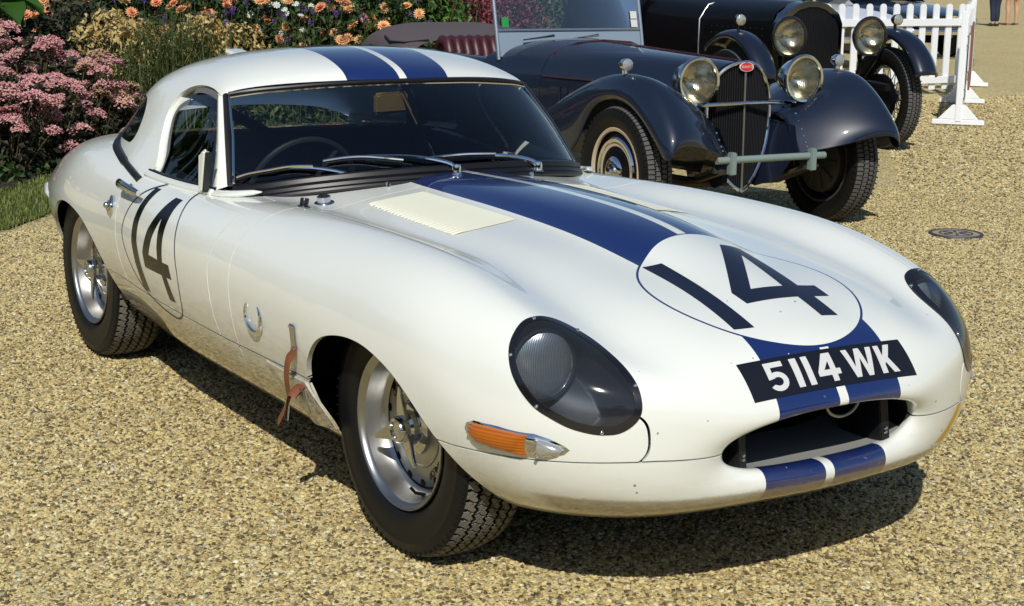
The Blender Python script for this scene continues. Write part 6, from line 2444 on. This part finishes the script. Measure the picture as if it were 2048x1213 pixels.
def plant(name, px, depth, label, cat, group=None, scale=1.0):
    p = cam_ground(px, depth)
    r = empty(name, (p[0], p[1], .035), float(grng.uniform(0, 6.28)))
    r.scale = (scale,) * 3
    tag(r, label, cat, group)
    return r
_shared = {}
def shared(name, key, parent, build):
    """mesh made once per key, then shared"""
    if key in _shared:
        return link_mesh(name, _shared[key], parent)
    o = build(parent)
    _shared[key] = o.data
    return o
def face_sun(o, loc, root, tilt=.6):
    """turn a flower towards the light with some scatter"""
    o.location = loc
    d = Vector((SUN_DIR.x * 1.0, SUN_DIR.y * 1.0, .55)).normalized()
    d = (d + Vector(grng.normal(size=3) * .32)).normalized()
    d = Matrix.Rotation(-root.rotation_euler.z, 3, 'Z') @ d
    o.rotation_euler = d.to_track_quat('Z', 'Y').to_euler()

def make_dahlia(px, depth, h, nfl, colour, label, group):
    r = plant('dahlia_plant', px, depth, label, 'dahlia', group)
    v = int(grng.integers(0, 3))
    def bl(par):
        V, F = leaf_cloud(dome_points(1500, .46, .05, 1.30, grng, .35), .085, .045, grng, .2, .35)
        return obj_part('foliage', V, F, LM['dahlia'], par)
    shared('foliage', ('dahlia', v), r, bl)
    nfl = int(nfl * 1.8)
    tips = dome_points(nfl, .50, .72, h, grng, .85)
    tips[:, 2] = grng.uniform(.62, 1.22, nfl)
    # most of the blooms stand on the side that faces the sun
    fa = Matrix.Rotation(-r.rotation_euler.z, 2) @ Vector((SUN_DIR.x, SUN_DIR.y)).normalized()
    dd = tips[:, 0] * fa.x + tips[:, 1] * fa.y
    flip_ = dd < 0
    tips[flip_, :2] = tips[flip_, :2] - 2 * dd[flip_, None] * np.array([[fa.x, fa.y]])
    stems_mesh(tips, grng).build('stems', M_STEM, r)
    for k, t in enumerate(tips):
        cc = colour if grng.uniform() > .3 else ('apricot' if colour == 'peach' else 'peach')
        def bf(par, cc=cc):
            V, F = dahlia_flower_mesh(grng)
            return obj_part('flower', V, F, FM[cc], par)
        o = shared('flower', ('dflower', cc, k % 3), r, bf)
        o.scale = (float(grng.uniform(.8, 1.25)),) * 3
        face_sun(o, t, r)
    return r
def make_sedum(px, depth, h, nh, label, group=None, fade=.15, scale=1.0):
    r = plant('sedum_plant', px, depth, label, 'sedum', group, scale)
    V, F = leaf_cloud(dome_points(900, .36, .02, h - .06, grng, .3), .065, .035, grng, .5, .15)
    obj_part('foliage', V, F, LM['sedum'], r)
    tips = dome_points(nh, .38, .18, h, grng, .75)
    t_ = np.hypot(tips[:, 0], tips[:, 1]) / .38
    tips[:, 2] = h - .62 * h * t_ ** 2 * grng.uniform(.4, 1.35, nh)
    stems_mesh(tips, grng, .005).build('stems', M_STEMB, r)
    for k, t in enumerate(tips):
        cc = 'tan' if grng.uniform() < fade else 'pink'
        def bf(par, cc=cc):
            V, F = sedum_head_mesh(grng)
            return obj_part('flower_head', V, F, FM[cc], par)
        o = shared('flower_head', ('shead', cc, k % 4), r, bf)
        o.location = t
        o.rotation_euler = (float(grng.normal() * .25), float(grng.normal() * .25), float(grng.uniform(0, 6)))
        o.scale = (float(grng.uniform(.75, 1.25)),) * 3
    return r
def make_bush(name, px, depth, h, rad_, n, L, W, m, label, cat, group=None, stem=True, up=.3, fill=.35):
    r = plant(name, px, depth, label, cat, group)
    V, F = leaf_cloud(dome_points(n, rad_, .03, h, grng, fill), L, W, grng, up, .25)
    obj_part('foliage', V, F, m, r)
    if stem:
        tips = dome_points(10, rad_ * .8, h * .5, h * .95, grng, .4)
        stems_mesh(tips, grng, .006).build('stems', M_STEMB, r)
    return r
def make_wisp(px, depth, h, n, label, group=None, m='wisp', rad_=.30):
    r = plant('wispy_plant', px, depth, label, 'plant', group)
    a = grng.uniform(0, 6.28, n)
    q = rad_ * np.sqrt(grng.uniform(0, 1, n))
    P0 = np.stack([q * np.cos(a), q * np.sin(a), np.zeros(n)], 1)
    V, F = blades(P0, h, .012, grng, .55)
    V2, F2 = leaf_cloud(dome_points(500, rad_ * 1.15, .1, h, grng, .2), .10, .012, grng, .8, .3)
    obj_part('foliage', np.concatenate([V, V2]), np.concatenate([F, F2 + len(V)]), LM[m], r)
    return r
def make_stemflower(name, px, depth, h, n, kind, fm, label, cat, group):
    r = plant(name, px, depth, label, cat, group)
    a = grng.uniform(0, 6.28, n)
    q = .38 * np.sqrt(grng.uniform(0, 1, n))
    tips = np.stack([q * np.cos(a), q * np.sin(a), h * grng.uniform(.72, 1.08, n)], 1)
    stems_mesh(tips, grng, .0028).build('stems', M_STEM, r)
    V, F = leaf_cloud(dome_points(260, .34, .05, h * .9, grng, .2), .07, .014, grng, .6, .2)
    obj_part('foliage', V, F, LM['wisp'], r)
    for k, t in enumerate(tips):
        def bf(par):
            V, F = tuft_mesh(grng, .024, 34, .008) if kind == 'tuft' else star_mesh(grng)
            return obj_part('flower', V, F, FM[fm], par)
        o = shared('flower', (kind, fm, k % 3), r, bf)
        o.scale = (float(grng.uniform(.8, 1.3)),) * 3
        face_sun(o, t, r)
    return r

# ---- planting, left to right
SED = [(-95, 10.6, .80, 16), (5, 10.75, .70, 18), (85, 11.25, .62, 18), (45, 11.7, .92, 18), (150, 11.75, .78, 16), (-40, 11.9, 1.0, 16), (205, 12.0, .55, 12)]
SLAB = ['pink sedum clump at the very left edge of the border', 'low pink sedum clump by the lawn at the left edge', 'pink sedum clump nearest the rear wing of the white car', 'tall pink sedum clump rising behind the lower ones at left',
        'pink sedum clump just left of the rear wing, under the yellow plant', 'tallest pink sedum at the far left, in front of the broad leaves', 'small fading pink sedum clump between the rear wing and the hardtop']
for (px, d, h, nh), lb in zip(SED, SLAB):
    make_sedum(px, d, h, int(nh * 1.7), lb, fade=.1 if px < 100 else .3)
make_bush('dark_foliage_plant', 60, 12.5, .95, .50, 1500, .07, .045, LM['sedum'], 'dark purplish leafy plant behind the pink sedums', 'plant')
make_bush('dark_foliage_plant', 150, 12.9, 1.10, .45, 1300, .07, .045, LM['sedum'], 'dark leafy plant left of the yellowing plant', 'plant')
for px, d, h, lb in ((215, 12.7, 1.02, 'yellowing plant with papery pods, tallest, behind the rear wing'), (268, 13.0, .95, 'yellowing plant with papery pods right beside the wispy stems'), (410, 13.4, .98, 'small yellowing plant just above the rear of the white roof'), (465, 13.7, .90, 'yellowing plant right behind the roof of the white car')):
    r = plant('yellowing_plant', px, d, lb, 'plant')
    Pd = dome_points(700, .34, .45, h, grng, .2)
    V, F = leaf_cloud(Pd, .066, .040, grng, .2, .4)
    obj_part('pods', V, F, LM['yellow'], r)
    stems_mesh(dome_points(26, .30, .5, h, grng, .3), grng, .004).build('stems', M_STEMB, r)
    V, F = leaf_cloud(dome_points(420, .32, .05, h * .8, grng, .2), .07, .025, grng, .2, .3)
    obj_part('foliage', V, F, LM['wisp'], r)
for px, d, h in ((258, 12.3, .72), (312, 12.6, .95), (350, 12.9, 1.05), (390, 13.1, .9), (230, 12.2, .5)):
    make_wisp(px, d, h, 150, 'wispy green grass-like plant in the border behind the hardtop', 'wispy plants behind the hardtop')
for k, (px, d, nf, cc) in enumerate([(130, 14.0, 4, 'peach'), (200, 13.8, 5, 'peach'), (262, 14.3, 4, 'peach'), (330, 13.9, 7, 'peach'), (385, 14.4, 3, 'peach'), (440, 13.9, 8, 'peach'), (505, 14.3, 5, 'peach'), (565, 14.6, 5, 'apricot'), (625, 14.2, 7, 'peach'), (690, 14.5, 9, 'apricot'), (745, 14.2, 9, 'apricot'), (800, 14.9, 4, 'apricot'), (60, 14.2, 3, 'peach')]):
    make_dahlia(px, d, 1.32, nf, cc, 'dahlia with peach-orange flowers and dark green leaves in the flower border', 'dahlias in the flower border')
for px, d in ((215, 13.6), (300, 13.5), (372, 13.6), (430, 13.4), (500, 13.8), (590, 13.8), (660, 13.9), (760, 14.0), (835, 14.3)):
    make_stemflower('verbena_plant', px, d, 1.05, 8, 'tuft', 'purple', 'thin-stemmed plant with small purple flower tufts in the border', 'plant', 'purple verbena in the border')
for px, d, lb in ((525, 13.9, 'white star-flowered plant among the dahlias, left of the pair'), (565, 14.1, 'white star-flowered plant among the dahlias, right of the pair')):
    make_stemflower('cosmos_plant', px, d, 1.05, 16, 'star', 'white', lb, 'plant', None)
make_bush('green_shrub', 850, 15.0, 1.35, .55, 1900, .085, .05, LM['green'], 'bright green leafy shrub left of the dark red bush', 'shrub')
make_bush('green_shrub', 610, 15.2, 1.15, .50, 1500, .08, .05, LM['green'], 'bright green leafy shrub among the dahlias above the roof', 'shrub')
make_bush('magenta_bush', 925, 15.2, 1.30, .50, 2400, .045, .022, LM['magenta'], 'dark red bush left of the touring car windscreen', 'shrub')
make_bush('magenta_bush', 1005, 15.7, 1.15, .55, 2600, .045, .022, LM['magenta'], 'dusky pink bush seen through the touring car windscreen', 'shrub')
make_bush('green_shrub', 1080, 16.3, 1.55, .60, 1900, .075, .045, LM['wisp'], 'olive green shrub behind the touring car windscreen', 'shrub')
make_bush('green_shrub', 1160, 16.6, 1.60, .60, 1900, .075, .045, LM['green'], 'green shrub at the right end of the flower border', 'shrub')
# broad leaves at the top left corner
bl_ = plant('broad_leaf_plant', 5, 12.4, 'plant with very large green leaves at the top left corner', 'plant')
for k in range(9):
    a = k * .75
    rows = []
    L_ = float(grng.uniform(.34, .52))
    base = np.array([0, 0, .72 + .05 * k])
    d = np.array([math.cos(a), math.sin(a), .25])
    s = np.array([-math.sin(a), math.cos(a), 0])
    for t in np.linspace(0, 1, 9):
        w = .12 * math.sin(math.pi * min(1, t * .92 + .06)) ** .8
        c = base + d * L_ * t + np.array([0, 0, -.55 * t * t * L_])
        rows.append([c - s * w + np.array([0, 0, .04]), c - s * w * .5, c - np.array([0, 0, .02]), c + s * w * .5, c + s * w + np.array([0, 0, .04])])
    V, N, F = grid_mesh(np.array(rows))
    mesh_np('leaf', V, F, LM['big'], bl_)
mb = MB()
for k in range(9):
    mb.tube([(0, 0, 0), (.01 * k - .04, 0, .5), (0, 0, .72 + .05 * k)], .012, 6)
mb.build('stalks', M_STEM, bl_)
# ground-level filler and the hedge at the back
P = []
for i in range(1, n_ - 1):
    a, b, c, d = E1[i], E1[i + 1], E2[i + 1], E2[i]
    ar = np.linalg.norm(np.cross(b - a, d - a))
    k = int(ar * 420)
    u, v = grng.uniform(size=(2, k, 1))
    q = (a * (1 - u) + b * u) * (1 - v) + (d * (1 - u) + c * u) * v
    q[:, 2] = .03 + grng.uniform(0, .34, k) * np.clip(v[:, 0] * 6, .25, 1)
    P.append(q)
P = np.concatenate(P)
V, F = leaf_cloud(P, .085, .045, grng, .6, .2)
gc = mesh_np('ground_cover', V, F, LM['dahlia'], smooth=False)
gc['kind'] = 'stuff'
gc['label'] = 'low dark leafy ground cover under the border plants'
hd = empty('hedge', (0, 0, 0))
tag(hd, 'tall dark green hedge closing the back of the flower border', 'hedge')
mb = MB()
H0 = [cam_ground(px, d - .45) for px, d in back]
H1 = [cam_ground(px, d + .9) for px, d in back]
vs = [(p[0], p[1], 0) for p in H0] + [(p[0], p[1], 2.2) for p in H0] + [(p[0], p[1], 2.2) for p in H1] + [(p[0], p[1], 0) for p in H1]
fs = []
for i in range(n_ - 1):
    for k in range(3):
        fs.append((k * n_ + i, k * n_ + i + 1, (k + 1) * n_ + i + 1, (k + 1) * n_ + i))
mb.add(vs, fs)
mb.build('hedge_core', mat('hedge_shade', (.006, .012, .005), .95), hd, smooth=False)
P = []
for i in range(n_ - 1):
    a, b = H0[i], H0[i + 1]
    k = int(np.linalg.norm(b - a) * 900)
    u = grng.uniform(size=(k, 1))
    q = a * (1 - u) + b * u
    out = unit(np.array([CAM_POS.x, CAM_POS.y, 0]) - q)
    q = q + out * grng.uniform(-.05, .28, (k, 1))
    q[:, 2] = grng.uniform(.05, 2.3, k)
    P.append(q)
P = np.concatenate(P)
V, F = leaf_cloud(P, .09, .05, grng, .1, .3)
mesh_np('hedge_leaves', V, F, LM['hedge'], hd, smooth=False)

# unseen belt of tall trees, added to give glass and paint something dark to mirror
trng = np.random.default_rng(5)
PV, PF, o_ = [], [], 0
for k in range(64):
    az = rad(-200 + 235 * k / 63 + trng.uniform(-1, 1))
    R_ = trng.uniform(38, 50)
    cx_, cy_ = R_ * math.cos(az), R_ * math.sin(az)
    h_ = trng.uniform(8, 12.5)
    n1 = 260
    q = unit(trng.normal(size=(n1, 3))) * trng.uniform(.55, 1, (n1, 1)) * np.array([3.4, 3.4, h_ * .5])
    q += np.array([cx_, cy_, h_ * .5 + .3])
    V, F = leaf_cloud(q, 1.5, 1.1, trng, .2, .2)
    PV.append(V)
    PF.append(F + o_)
    o_ += len(V)
belt = mesh_np('unseen_tree_belt', np.concatenate(PV), np.concatenate(PF), LM['hedge'], smooth=False)
belt['kind'] = 'stuff'
